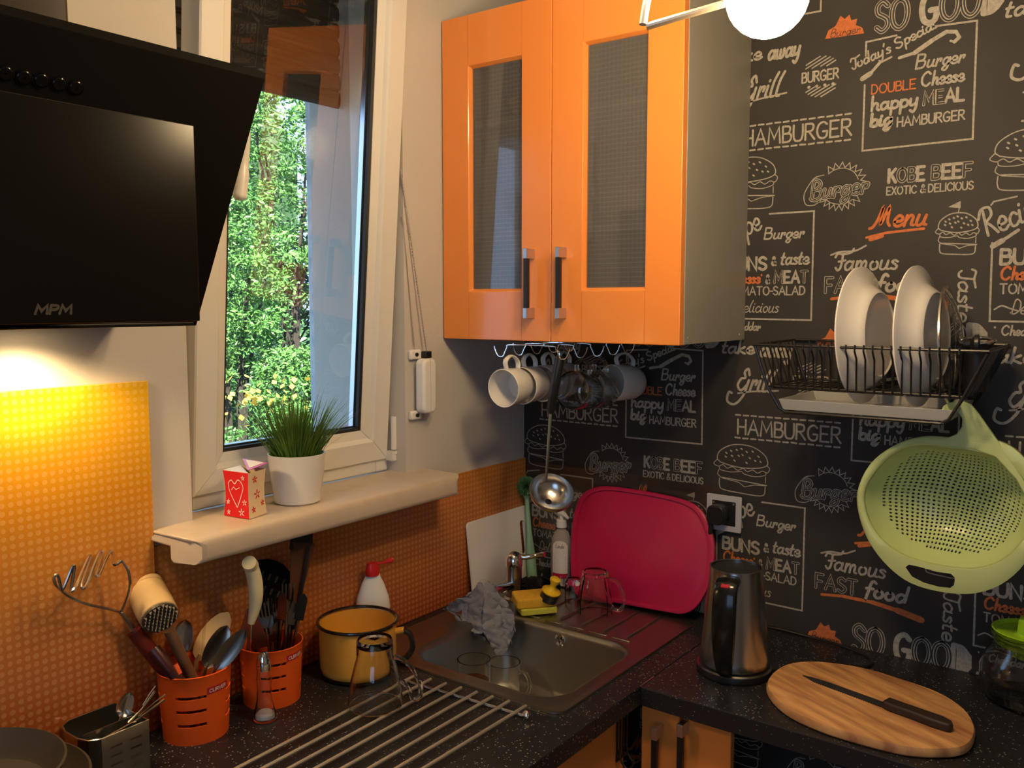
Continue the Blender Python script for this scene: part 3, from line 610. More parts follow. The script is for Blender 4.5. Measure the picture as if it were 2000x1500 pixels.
# ------------------------------------------------------------------ outdoors
tag(obj('ground', MB().box(-12, 14, .3, 16, ZF-1.2, ZF-1.1), 'earth', smooth=False), kind='structure')
tag(obj('added_shade_slab', MB().box(-3.3, 1.5, .305, 1.1, 1.66, 1.84), 'pave', smooth=False), kind='structure')  # unseen overhang added to keep the sun off the outer wall
tag(obj('wall_outer', MB().box(-.12, 1.4, .305, onx(597, 400, -.12).y, ZF-1.1, 1.655), 'concrete', smooth=False, bev=.01), kind='structure')
mb = MB(); random.seed(3)
for i in range(14):
    for j in range(6): pass
rows = [[(-6+i*.9, 9.4+1.0*sin(i*.7+j)+j*.7, ZF-1.2+j*1.1+random.uniform(-.2, .2)) for i in range(18)] for j in range(10)]
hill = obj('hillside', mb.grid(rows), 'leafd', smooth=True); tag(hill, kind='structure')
random.seed(77); mb = MB()
for i in range(24000):
    u_, v_ = random.random(), random.random()
    if i % 30 == 0: cu, cv = random.uniform(0, 16.5), random.uniform(.2, 8.8)
    uu, vv = min(16.9, max(0, cu+random.gauss(0, .35))), min(8.9, max(0, cv+random.gauss(0, .22))); i0, j0 = int(uu), int(vv)
    p = Vector(rows[j0][i0]).lerp(Vector(rows[j0][i0+1]), uu-i0).lerp(Vector(rows[j0+1][i0]).lerp(Vector(rows[j0+1][i0+1]), uu-i0), vv-j0)+Vector((0, -.1-.35*random.random(), 0))
    d = Vector((random.gauss(0, 1), random.gauss(-.3, .6), random.gauss(-.1, .7))).normalized(); s_ = d.orthogonal().normalized(); s_.rotate(Matrix.Rotation(random.uniform(0, 6.28), 3, d)); L = random.uniform(.09, .17)
    mb.add([p, p+d*L*.5+s_*L*.25, p+d*L, p+d*L*.5-s_*L*.25], [(0, 1, 2, 3)])
tag(obj('slope_foliage', mb, 'leaf', smooth=False), 'leafy green growth covering the slope behind the trees', 'foliage', kind='stuff')
def bush(name, label, cx, cy, z0, rx, ry, rz, n, m, size, seed, group=None, trunk=True, cat='tree'):
    random.seed(seed); t = thing(name, label, cat, (cx, cy, z0), group)
    mb = MB()
    for i in range(n):
        # leaves gather in clumps at the spray ends, with dark gaps between
        if i % 36 == 0:
            th = random.uniform(0, 2*pi); ph = math.acos(random.uniform(-.9, 1)); rr = random.uniform(.5, 1.)
            c = Vector((cx+rx*rr*sin(ph)*cos(th), cy+ry*rr*sin(ph)*sin(th), z0+rz+rz*rr*cos(ph))); cs_ = size*random.uniform(1.8, 3.6)
        dr = Vector((random.gauss(0, 1), random.gauss(0, 1), random.gauss(.25, .7))).normalized()
        p = c+Vector((dr.x, dr.y, dr.z*.45))*cs_*random.uniform(.15, 1)
        d = (dr+Vector((random.gauss(0, 1), random.gauss(0, 1), random.gauss(-.3, .6)))*.7).normalized(); s = d.orthogonal().normalized(); s.rotate(Matrix.Rotation(random.uniform(0, 6.28), 3, d))
        L = size*random.uniform(.7, 1.5); w_ = L*.22; nn = d.cross(s)*L*.08
        mb.add([p, p+d*L*.5+s*w_+nn, p+d*L, p+d*L*.5-s*w_+nn], [(0, 1, 2, 3)])
    o = obj('foliage', mb, m, t, smooth=False); o['kind'] = 'stuff'
    if trunk:
        mb = MB()
        for k in range(6):
            a = k*1.05+seed; mb.tube([(cx, cy, z0-1.2), (cx+.1*cos(a), cy+.1*sin(a), z0+rz*.3), (cx+rx*.5*cos(a), cy+ry*.5*sin(a), z0+rz*1.2), (cx+rx*.75*cos(a+.3), cy+ry*.7*sin(a+.3), z0+rz*1.6)], [.035, .02, .010, .004], 6)
        obj('branches', mb, 'bark', t)
    return t
def oc(px, py, y): return ony(px, py, y)
c = oc(560, 330, 6.0); bush('leafy_tree', 'bright green leafy tree seen through the glass beside the grey outer wall', c.x, 6.0, .35, 1.15, .65, 1.6, 15000, 'leaf', .052, 11)
c = oc(470, 520, 4.6); bush('leafy_tree', 'green tree seen through the glass nearest the cooker hood', c.x-.1, 4.6, -.2, .55, .5, .95, 9000, 'leaf', .042, 12)
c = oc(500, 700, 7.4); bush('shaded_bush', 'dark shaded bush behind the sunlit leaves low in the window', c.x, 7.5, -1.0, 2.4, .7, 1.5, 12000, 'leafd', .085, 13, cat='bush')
c = oc(580, 655, 3.75); bush('leafy_bush', 'pale sunlit bush beside the foot of the grey outer wall', c.x, 3.75, -.35, .36, .28, .42, 6500, 'leaf', .034, 14, cat='bush')
c = oc(500, 850, 3.05); bush('leafy_bush', 'low sunlit bush right under the window pane', c.x, 3.08, -1.1, .9, .28, .60, 9000, 'leaf', .034, 15, cat='bush', trunk=False)
# feathery upright shrub and yellow flowers
random.seed(21); c = oc(525, 790, 2.5); t = thing('feathery_shrub', 'light green feathery upright shrub seen low through the window', 'shrub', (c.x, 2.5, -.9)); mb = MB()
for k in range(26):
    bx_ = c.x+random.uniform(-.20, .20); by = 2.5+random.uniform(-.12, .12); H = random.uniform(.8, 1.50)-abs(bx_-c.x)*1.1; p0 = Vector((bx_, by, -.9)); p1 = Vector((bx_+random.uniform(-.07, .07), by, -.9+H))
    for j in range(60):
        f_ = random.uniform(.35, 1); p = p0.lerp(p1, f_); a = random.uniform(0, 6.28); L = .07*(1.15-f_*.7); d = Vector((cos(a)*.7, sin(a)*.7, .8)).normalized(); s = d.orthogonal().normalized()*.006
        mb.add([p-s, p+d*L*.5+s*1.2, p+d*L, p+d*L*.5-s*1.2], [(0, 1, 2, 3)])
o = obj('fronds', mb, 'leaf', t, smooth=False); o['kind'] = 'stuff'
random.seed(22); c = oc(515, 765, 2.25); mb = MB()
for k in range(70):
    p = Vector((c.x+random.gauss(0, .16), 2.25+random.gauss(0, .05), c.z-.02+random.gauss(0, .055))); d = Vector((random.gauss(0, 1), random.gauss(0, 1)-.5, random.gauss(0, 1)+.6)).normalized(); s = d.orthogonal().normalized()*.012; q = d.cross(s)
    mb.add([p-s-q, p+s-q, p+s+q, p-s+q], [(0, 1, 2, 3)])
o = obj('blossoms', mb, 'flower', t, smooth=False, label='small yellow blossoms'); o['kind'] = 'stuff'
# ------------------------------------------------------------------ wall cabinet
CX, CY0, CY1, CZ0, CZ1 = -.328, -.004, -.606, .645, 1.362
cab = thing('wall_cabinet', 'orange wall cabinet with two glazed doors and grey side', 'cabinet', (-.16, -.305, CZ0))
mb = MB()
mb.box(CX+.02, -.001, CY1, CY1+.016, CZ0, CZ1); mb.box(CX+.02, -.001, CY0-.016, CY0, CZ0, CZ1)
mb.box(CX+.02, -.001, CY1+.016, CY0-.016, CZ0, CZ0+.016); mb.box(CX+.02, -.001, CY1+.016, CY0-.016, CZ1-.016, CZ1); mb.box(-.006, -.001, CY1+.016, CY0-.016, CZ0+.016, CZ1-.016)
obj('carcass', mb, 'grey_lam', cab, smooth=False, bev=.0008)
for z in (.872, 1.118): obj('shelf', MB().box(CX+.03, -.007, CY1+.017, CY0-.017, z, z+.016), 'inside', cab, smooth=False, bev=.0008)
for (a, b), hs in (((-.3065, CY1+.0005), 1), ((CY0-.0005, -.3045), -1)):
    y1, y0 = max(a, b), min(a, b)               # y1 nearer the window
    gi = .076; zb, zt = CZ0-.001, CZ1; gz0, gz1 = .752, 1.252
    d = MB(); fr = [(0, 0), (.0, .019)]
    def rr_(i, zz0, zz1): return [(y0+i, zz0), (y1-i, zz0), (y1-i, zz1), (y0+i, zz1)]
    A, B = rr_(0, zb, zt), rr_(gi, gz0, gz1); Bi = rr_(gi+.006, gz0+.006, gz1-.006)
    vs = [(CX, *p) for p in A]+[(CX, *p) for p in B]+[(CX+.010, *p) for p in Bi]+[(CX+.019, *p) for p in Bi]+[(CX+.019, *p) for p in A]
    fs = []
    for k in range(5):
        for j in range(4): fs.append((k*4+j, k*4+(j+1) % 4, ((k+1) % 5)*4+(j+1) % 4, ((k+1) % 5)*4+j))
    d.add(vs, fs)
    door = obj('door', d, 'orange', cab, smooth=False, bev=.0015)
    g = MB().box(CX+.010, CX+.014, y0+gi+.002, y1-gi-.002, gz0+.002, gz1-.002); obj('glass_panel', g, 'wired', door, smooth=False)
    for yy in (y0+gi, y1-gi):
        for z0_, z1_ in ((zb, gz0-.001), (gz1+.001, zt)): obj('rail_joint', MB().box(CX-.0002, CX+.001, yy-.0004, yy+.0004, z0_, z1_), 'orange_edge', door, smooth=False)
    hy = y0+.046 if hs == -1 else y1-.034
    h = MB(); h.box(CX-.030, CX-.0005, hy-.005, hy+.005, .8205, .842); h.box(CX-.030, CX-.0005, hy-.005, hy+.005, .694, .7155)
    h.box(CX-.0285, CX-.0185, hy-.005, hy+.005, .7155, .8205, 1)
    obj('handle', h, ['alu', 'blackpl'], door, smooth=False, bev=.0008, label='black handle with chrome ends')
for x in (-.29, -.03): obj('screw_cap', MB().tube([(x, CY1-.001, CZ0+.012), (x, CY1+.002, CZ0+.012)], .0035, 12), 'grey_lam', cab)
# things behind the glass
def bowl(name, label, x, y, z, r, h, m, cat, group=None):
    b = MB(); b.M = Matrix.Translation((x, y, z)); b.lathe([(.001, .002), (r*.45, .002), (r*.8, h*.5), (r, h), (r*.97, h), (r*.76, h*.55), (r*.4, .006), (.001, .006)], 28)
    return tag(obj(name, b, m), label, cat, group)
bowl('bowl', 'cream bowl on the lower shelf behind the right cabinet door', -.2, -.43, .8885, .085, .07, 'cream_pl', 'bowl')
bowl('bowl', 'orange bowl on the upper shelf behind the left cabinet door', -.2, -.19, 1.1345, .08, .045, 'enamel', 'bowl')
for x, y, tl in ((-.22, -.45, 'clear tumbler on the upper shelf behind the right door, farther from the grey side'), (-.17, -.52, 'clear tumbler on the upper shelf behind the right door, nearer the grey side')):
    b = MB(); b.M = Matrix.Translation((x, y, 1.1345)); b.lathe([(.001, 0), (.025, 0), (.032, .09), (.030, .09), (.024, .004), (.001, .004)], 20)
    tag(obj('tumbler', b, 'thin'), tl, 'glass', 'tumblers on the upper cabinet shelf')

# ------------------------------------------------------------------ under-cabinet mug rack
rack = thing('mug_rack', 'chrome wire mug rack fixed under the orange wall cabinet', 'rack', (-.18, -.24, .606))
YL, YR, ZR, ZH = -.176, -.318, .634, .616
RX = [-.318+.071*i for i in range(5)]
for i, x in enumerate(RX):
    b = MB(); pts = [(x, YL+.030, ZR-.004), (x, YL+.026, ZH+.002), (x, YL+.018, ZH-.008), (x, YL+.006, ZH-.008), (x, YL, ZH+.002), (x, YL-.006, ZR-.006), (x, YL-.016, ZR), (x, YR+.016, ZR), (x, YR+.006, ZR-.006), (x, YR, ZH+.002), (x, YR-.006, ZH-.008), (x, YR-.018, ZH-.008), (x, YR-.026, ZH+.002), (x, YR-.030, ZR-.004)]
    b.tube(bez(pts, 4), .0014, 7); obj('hook_wire', b, 'chrome', rack)
b = MB()
for y in (YL-.03, YR+.03): b.tube([(RX[0]-.01, y, ZR+.003), (RX[-1]+.02, y, ZR+.003), (RX[-1]+.02, y, CZ0), ], .0018, 7)
obj('rail', b, 'chrome', rack)

def mug(name, label, rim, L, R, mname, tilt=0., group=None, glass=False, taper=.82, yaw=0., hang=True):
    """rim centre, opening towards -x, handle up"""
    t = thing(name, label, 'mug', rim, group); b = MB()
    # local: z along body axis (rim at 0 -> base at L), x local = up
    ax = Vector((cos(tilt)*cos(yaw), sin(yaw), sin(tilt))); b.M = frame(rim, ax, (0, 0, 1)); rb = R*taper; th = .0028
    prof = [(R-th, 0), (R-th*.4, -.0012), (R, .0005), (R*.985, L*.3), (R*.94, L*.72), (rb, L*.93), (rb*.86, L), (.001, L), (.001, L-.005), (rb*.84-th, L-.006), (rb-th, L*.88), (R*.93-th, L*.7), (R-th, 0)]
    b.lathe(prof, 36); obj('body', b, mname, t)
    h = MB(); h.M = b.M
    hp_ = bez([(R*.95, 0, L*.20), (R+.012, 0, L*.14), (R+.021, 0, L*.22), (R+.026, 0, L*.45), (R+.019, 0, L*.68), (R+.008, 0, L*.80), (R*.90, 0, L*.80)], 5)
    for dy, rr_ in ((-.0028, .0038), (.0028, .0038)): pass
    n = len(hp_); vs = []; fs = []
    for i, p in enumerate(hp_):
        a = hp_[max(0, i-1)]; c = hp_[min(n-1, i+1)]; tg = (c-a).normalized(); nr = Vector((tg.z, 0, -tg.x))
        for j in range(10):
            q = 2*pi*j/10; vs.append(p+nr*cos(q)*.0030+Vector((0, 1, 0))*sin(q)*.0065)
    for i in range(n-1):
        for j in range(10): fs.append((i*10+j, i*10+(j+1) % 10, (i+1)*10+(j+1) % 10, (i+1)*10+j))
    h.add(vs, fs); obj('mug_handle', h, mname, t); return t
for i, lab in enumerate(('white mug hanging nearest the window, its open mouth facing the room', 'white mug hanging second in the left row of the rack', 'white mug hanging third in the left row of the rack', 'white mug at the back of the left row, mostly behind the ladle')):
    mug('mug', lab, (RX[i]-.030, YL-.018+(.0, .002, -.003, .0)[i], ZH-.010-.024-.043), .071, .043, 'ceramic', .05, 'mugs on the under-cabinet rack')
mug('mug', 'white mug hanging alone at the right back of the rack', (RX[3]-.010, YR-.014, ZH-.074), .088, .043, 'ceramic', -.05, 'mugs on the under-cabinet rack', yaw=-.25)
mug('glass_mug', 'larger clear glass mug hanging just right of the ladle handle', (RX[1]-.030, YR-.010, ZH-.079), .085, .043, 'thin2', -.12, 'glass mugs on the under-cabinet rack')
mug('glass_mug', 'clear glass mug hanging between the ladle and last white mug', (RX[2]-.024, YR-.008, ZH-.083), .085, .044, 'thin2', -.10, 'glass mugs on the under-cabinet rack', taper=.7)
# ladle hung on the front right hook
ld = thing('ladle', 'steel soup ladle with black handle hanging from the mug rack', 'ladle', (RX[0], YR, .28)); 
p0 = Vector((-.312, -.318, .606)); p1 = Vector((-.312, -.296, .497)); p2 = Vector((-.312, -.284, .335))
b = MB(); b.tube([p0+Vector((0, 0, .008)), p0, p0.lerp(p1, .5), p1, p1+Vector((0, .001, -.01))], [.006, .0105, .0105, .0095, .006], 12); obj('grip', b, 'blackpl', ld)
b = MB(); b.tube([p1, p1.lerp(p2, .5), p2], [.0038, .0034, .003], 8); obj('shaft', b, 'steel', ld)
b = MB(); bc = Vector((-.318, -.304, .318)); b.M = frame(bc, (-.42, -.55, .80)); rb = .050
b.lathe([(rb*sin(a), -rb*.8*cos(a)) for a in [pi/2*i/10 for i in range(1, 11)]]+[(rb-.0015, 0)]+[((rb-.0015)*sin(a), -(rb*.8-.0015)*cos(a)) for a in [pi/2*i/10 for i in range(10, 0, -1)]], 36)
obj('scoop', b, 'steel', ld)
b = MB(); b.tube([p0+Vector((0, 0, .006)), p0+Vector((0, 0, .016)), p0+Vector((0, .006, .019)), ], .0018, 6); obj('hanging_loop', b, 'chrome', ld)

# ------------------------------------------------------------------ cooker hood
HX0, HX1 = -1.72, -1.12
zb, zt, yb, yt = .693, 1.022, -.210, -.382
hood = thing('cooker_hood', 'black angled cooker hood with brown duct at the left', 'hood', (-1.42, -.15, zb))
def xprism(prof, x0_, x1_):
    m_ = MB(); k_ = len(prof); m_.add([(x0_, a, b_) for a, b_ in prof]+[(x1_, a, b_) for a, b_ in prof], [tuple(range(k_)), tuple(range(2*k_-1, k_-1, -1))]+[(i, k_+i, k_+(i+1) % k_, (i+1) % k_) for i in range(k_)]); return m_
obj('housing', xprism([(yb+.012, zb+.007), (yt+.012, zt-.004), (-.001, zt-.012), (-.001, zb+.007)], HX0+.010, HX1-.010), 'blacksat', hood, smooth=False, bev=.002)
obj('front_panel', xprism([(yb, zb), (yt, zt), (yt+.004, zt+.011), (yt+.012, zt+.004), (yb+.011, zb)], HX0, HX1), 'hood_black', hood, smooth=False, bev=.0012)
FY = -.351; f0, f1 = ony(384.5, 246, FY), ony(386, 627, FY)
flap = obj('glass_flap', MB().box(HX0+.09, (f0.x+f1.x)/2, FY, FY+.005, f1.z, f0.z), 'blackgl', hood, smooth=False, bev=.0012)
mb = MB()
for hx in (-1.58, -1.27): mb.box(hx, hx+.03, FY+.005, FY+.012, f0.z-.02, f0.z-.004)
o = obj('flap_hinges', mb, 'blackpl', hood, smooth=False); o['kind'] = 'stuff'
mb = MB(); mb.box(HX0+.006, HX1-.006, -.214, -.001, zb, zb+.006); obj('base_tray', mb, 'blacksat', hood, smooth=False, bev=.002)
for px, py in ((10, 137), (46, 145), (80, 151), (115, 158), (148, 165)):
    d_ = ray(px, py+6); nn_ = Vector((0, -(zt-zb), yt-yb)).normalized()*-1; nn_ = Vector((0, -(zt-zb), -(yb-yt))).normalized(); q0_ = Vector((0, yb, zb)); q = CAM+d_*((q0_-CAM).dot(nn_)/d_.dot(nn_))
    mb = MB(); mb.M = frame(q, nn_ if nn_.y < 0 else -nn_, (1, 0, 0)); mb.lathe([(.001, .0022), (.0065, .0022), (.0075, .0014), (.0078, -.001), (.0092, -.001), (.0092, .0012), (.0082, .0015)], 20); obj('push_button', mb, 'blackgl', hood)
ip = Ink(fn=lambda x, y, e: (x, FY-.0002-e*.3, y)); 
q0, q1 = ony(68, 606, FY), ony(141, 604, FY)
for q in word('MPM', q0.x, q0.z-.004, .0095, (q1-q0).x, slant=.25): ip.stroke(q, .0030, 0)
obj('lettering', ip.mb, 'iron', hood, smooth=False)
mb = MB(); mb.box(-1.55, onp(135, 30, 1, -.25).x, -.25, -.001, .99, ZC-.001); obj('duct', mb, 'duct', hood, smooth=False, bev=.004)
mb = MB(); mb.box(-1.33, -1.25, -.105, -.045, zb-.0012, zb-.0004); obj('lamp_lens', mb, 'hoodlamp', hood, smooth=False)
ad = bpy.data.lights.new('hood_light', 'SPOT'); ad.energy = HOOD_WATT*3; ad.color = (1, .70, .34); ad.spot_size = rad(150); ad.spot_blend = .5; ad.shadow_soft_size = .03
al = bpy.data.objects.new('hood_light', ad); COL.objects.link(al); al.location = (-1.29, -.075, zb-.014)

# ------------------------------------------------------------------ hanging lamp
lamp = thing('ceiling_lamp', 'lit globe bulb on a thin metal arm in front of the cabinet', 'lamp', (BULB_POS.x, BULB_POS.y, BULB_POS.z))
b = MB(); b.M = Matrix.Translation(BULB_POS); b.lathe([(.001, -.051)]+[(.051*sin(a*pi/14), -.051*cos(a*pi/14)) for a in range(1, 12)]+[(.017, .052), (.014, .062), (.001, .062)], 28); obj('bulb', b, 'bulb', lamp)
B2 = at(1190, -280, 1.12); b = MB(); b.M = Matrix.Translation(B2); b.lathe([(.001, -.051)]+[(.051*sin(a*pi/14), -.051*cos(a*pi/14)) for a in range(1, 12)]+[(.017, .052), (.014, .062), (.001, .062)], 28); obj('bulb', b, 'bulb', lamp)
e0 = at(1262, 52, 1.12); e1 = at(1412, 8, 1.10); top = at(1275, -120, 1.12)
b = MB(); b.tube([e1+Vector((0, 0, .03)), e1, e0], .0048, 10); b.tube([BULB_POS+Vector((0, 0, .056)), BULB_POS+Vector((0, 0, .10))], .018, 16); b.tube([BULB_POS+Vector((0, 0, .09)), (e1+BULB_POS)/2+Vector((0, 0, .09)), e1+Vector((0, 0, .03))], .006, 10); obj('arm', b, 'brass', lamp)
b = MB(); b.tube(bez([at(1256, 48, 1.118), at(1261, 15, 1.118), at(1268, -15, 1.12), at(1282, -60, 1.12), at(1320, -140, 1.12), at(1400, -210, 1.12)], 5)+[Vector((BULB_POS.x, BULB_POS.y, 1.45)), Vector((BULB_POS.x, BULB_POS.y, ZC-.02))], .0052, 10); obj('curved_stem', b, 'white_pl', lamp)
b = MB(); b.tube([B2+Vector((0, 0, .055)), B2+Vector((0, 0, .10))], .018, 16); b.tube([B2+Vector((0, 0, .09)), Vector((BULB_POS.x, BULB_POS.y, 1.45))], .006, 10); obj('arm', b, 'brass', lamp)
b = MB(); b.M = Matrix.Translation((BULB_POS.x, BULB_POS.y, ZC-.03)); b.lathe([(.001, 0), (.05, 0), (.055, .029), (.001, .029)], 28); obj('ceiling_rose', b, 'white_pl', lamp)

# ------------------------------------------------------------------ worktops and base units
WD, WR, TH = -.594, -.447, -.037
BX0, BX1, BY0, BY1 = -.602, -.292, -.502, -.135           # bowl opening
mb = MB(); mb.box(-2.9, BX0-.008, WD, -.001, TH, 0); mb.box(BX1+.008, -.001, WD, -.001, TH, 0); mb.box(BX0-.008, BX1+.008, WD, BY0-.008, TH, 0); mb.box(BX0-.008, BX1+.008, BY1+.008, -.001, TH, 0)
w1 = obj('worktop', mb, 'worktop', smooth=False, bev=.002, org=(-1.4, -.3, TH)); tag(w1, 'dark speckled worktop under the window holding the sink', 'worktop')
w2 = obj('worktop', MB().box(WR, -.001, -2.6, WD-.0012, TH, 0), 'worktop', smooth=False, bev=.002); tag(w2, 'dark speckled worktop along the chalkboard wallpaper wall', 'worktop')
mb = MB(); mb.box(WR-.0005, WR+.055, WD-.0014, WD+.0004, .0002, .0012); tag(obj('joint_strip', mb, 'alu', smooth=False), 'short silver strip at the inner corner joint of the worktops', 'strip')
bc1 = thing('base_cabinet', 'orange base cabinet below the sink worktop', 'cabinet', (-1.2, -.3, ZF)); YF = -.568
mb = MB(); mb.box(-2.8, -.449, YF+.02, -.02, ZF+.10, ZF+.118); mb.box(-2.8, -.449, -.026, -.02, ZF+.118, TH-.001); mb.box(-2.8, -2.78, YF+.02, -.026, ZF+.118, TH-.001); mb.box(-.62, -.602, YF+.02, -.026, ZF+.118, -.17); mb.box(-.465, -.449, YF+.02, -.52, ZF+.118, TH-.001); obj('carcass', mb, 'grey_lam', bc1, smooth=False)
for i in range(4):
    x1 = -.449-.012-i*.50; d = obj('door', MB().box(x1-.494, x1, YF, YF+.018, ZF+.12, TH-.012), 'orange', bc1, smooth=False, bev=.002)
obj('plinth', MB().box(-2.8, -.50, YF+.06, YF+.075, ZF, ZF+.10), 'blacksat', bc1, smooth=False)
bc2 = thing('base_cabinet', 'narrow orange base cabinet under the right worktop next to the corner', 'cabinet', (-.22, -.68, ZF)); XF = -.42
obj('carcass', MB().box(XF+.019, XF+.036, -.700, WD+.004, ZF+.10, TH-.001), 'grey_lam', bc2, smooth=False)
d1 = obj('filler_panel', MB().box(XF, XF+.018, -.664, WD+.010, ZF+.12, TH-.008), 'orange', bc2, smooth=False, bev=.002)
d2 = obj('door', MB().box(XF, XF+.018, -.766, -.670, ZF+.12, TH-.008), 'orange', bc2, smooth=False, bev=.002)
obj('plinth', MB().box(XF+.05, XF+.06, -.765, WD, ZF, ZF+.10), 'blacksat', bc2, smooth=False)
for par, hy, zt_ in ((d1, -.625, -.072), (d2, -.678, -.050)):
    h = MB(); h.box(XF-.030, XF-.0005, hy-.006, hy+.006, zt_-.024, zt_); h.box(XF-.030, XF-.0005, hy-.006, hy+.006, zt_-.150, zt_-.128); h.box(XF-.0285, XF-.018, hy-.0055, hy+.0055, zt_-.128, zt_-.024, 1)
    obj('handle', h, ['alu', 'blackpl'], par, smooth=False, bev=.0008, label='black handle with chrome ends')
tag(obj('end_panel', MB().box(WR+.02, -.02, -2.02, -2.0, ZF, TH-.001), 'grey_lam', smooth=False), 'grey end panel holding up the far right worktop', 'panel')
# over-door hook strip
hk = thing('door_hook', 'black over-door towel hook on the corner base cabinet', 'hook', (-.48, YF-.004, -.13))
b = MB()
for i in range(4):
    x = -.492+i*.012; b.box(x-.0022, x+.0022, YF-.0045, YF-.002, -.135, TH-.004)
b.box(-.495, -.453, YF-.0045, YF-.002, -.137, -.131); b.box(-.495, -.453, YF-.0045, YF-.002, -.05, -.044); obj('plate', b, 'wire_black', hk, smooth=False)
for x in (-.488, -.460):
    b = MB(); b.tube(bez([(x, YF-.004, -.115), (x, YF-.010, -.135), (x, YF-.022, -.146), (x, YF-.034, -.138), (x, YF-.036, -.124)], 4), .0022, 7); obj('hook', b, 'wire_black', hk)

# ------------------------------------------------------------------ sink
sk = thing('sink', 'stainless steel sink with square bowl and ribbed drainer', 'sink', (-.36, -.29, .0))
O1 = rrect(-.643, -.064, -.540, -.036, .028); I1 = rrect(BX0, BX1, BY0, BY1, .062)
O2 = rrect(-.638, -.069, -.535, -.041, .024)
mb = MB(); n = len(O1)
loops = [[(x, y, .0005) for x, y in O1], [(x, y, .0045) for x, y in O1], [(x, y, .0045) for x, y in O2], [(x, y, .0022) for x, y in rrect(-.632, -.075, -.529, -.047, .02)], [(x, y, .0022) for x, y in rrect(BX0-.016, BX1+.016, BY0-.014, BY1+.014, .074)],
         [(x, y, .0038) for x, y in rrect(BX0-.008, BX1+.008, BY0-.008, BY1+.008, .068)], [(x, y, .0010) for x, y in I1], [(x, y, -.010) for x, y in rrect(BX0+.003, BX1-.003, BY0+.003, BY1-.003, .06)], [(x, y, -.135) for x, y in rrect(BX0+.016, BX1-.016, BY0+.016, BY1-.016, .055)], [(x, y, -.148) for x, y in rrect(BX0+.024, BX1-.024, BY0+.024, BY1-.024, .050)], [(x, y, -.152) for x, y in rrect(BX0+.05, BX1-.05, BY0+.05, BY1-.05, .04)]]
vs = [p for l in loops for p in l]; fs = []
for k in range(len(loops)-1):
    for j in range(n): fs.append((k*n+j, k*n+(j+1) % n, (k+1)*n+(j+1) % n, (k+1)*n+j))
fs.append(tuple((len(loops)-1)*n+j for j in range(n))); mb.add(vs, fs); obj('basin', mb, 'sinksteel', sk, angle=60)
for i in range(6):
    y = -.165-i*.0585; mb = MB(); mb.tube([(BX1+.040, y, .0024), (BX1+.048, y, .0036), (-.098, y, .0036), (-.090, y, .0024)], [.001, .0032, .0032, .001], 8); obj('drainer_rib', mb, 'sinksteel', sk)
for i in range(5):
    y = -.195-i*.0585; mb = MB(); mb.box(BX1+.022, BX1+.030, y-.044, y, .002, .0042); obj('edge_rib', mb, 'sinksteel', sk, bev=.001)
ov = onx(1094, 1250, BX1-.006); mb = MB(); mb.M = frame(ov, (-1, 0, .05), (0, 0, 1)); mb.lathe([(.0135, 0), (.0135, .002), (.0105, .003), (.010, -.001), (.001, -.002)], 24); mb.box(-.011, .011, -.0012, .0012, .001, .0025); mb.box(-.0012, .0012, -.011, .011, .001, .0025); obj('overflow', mb, 'chrome', sk)
mb = MB(); mb.M = Matrix.Translation((-.44, -.32, -.1515)); mb.lathe([(.042, 0), (.042, .0015), (.034, .0015), (.030, -.003), (.001, -.003)], 32); obj('drain', mb, 'chrome', sk)
# faucet
fx, fy = -.198, -.112
fc = thing('faucet', 'chrome single lever kitchen faucet behind the sink bowl', 'faucet', (fx, fy, .003))
b = MB(); b.M = Matrix.Translation((fx, fy, .003)); b.lathe([(.001, 0), (.026, 0), (.026, .006), (.021, .010), (.0195, .03), (.0195, .085), (.001, .085)], 30); obj('body', b, 'steelb', fc)
b = MB(); b.M = Matrix.Translation((fx, fy, .088)); b.lathe([(.001, 0), (.0215, 0), (.022, .012), (.020, .022), (.014, .031), (.006, .035), (.001, .0355)], 30); obj('cap', b, 'chrome', fc)
lv = [Vector((fx, fy, .110)), at(1015, 1094, 2.15), at(1040, 1087, 2.15), at(1048, 1086, 2.15)]
lv[1:] = [Vector((fx+.018, fy-.022, .108)), Vector((fx+.030, fy-.052, .116)), Vector((fx+.034, fy-.064, .119))]
b = MB(); b.tube(lv, [.008, .0065, .006, .0068], 12); b.tube([lv[-1]-Vector((.001, -.006, 0)), lv[-1]+Vector((.001, -.003, .0005))], .0075, 12); obj('lever', b, 'chrome', fc)
sp = [Vector((fx, fy, .038)), Vector((-.245, -.118, .046)), Vector((-.290, -.124, .054)), Vector((-.328, -.130, .052)), Vector((-.343, -.134, .038))]
b = MB(); b.tube(bez(sp, 5), .0115, 14); obj('spout', b, 'chrome', fc)
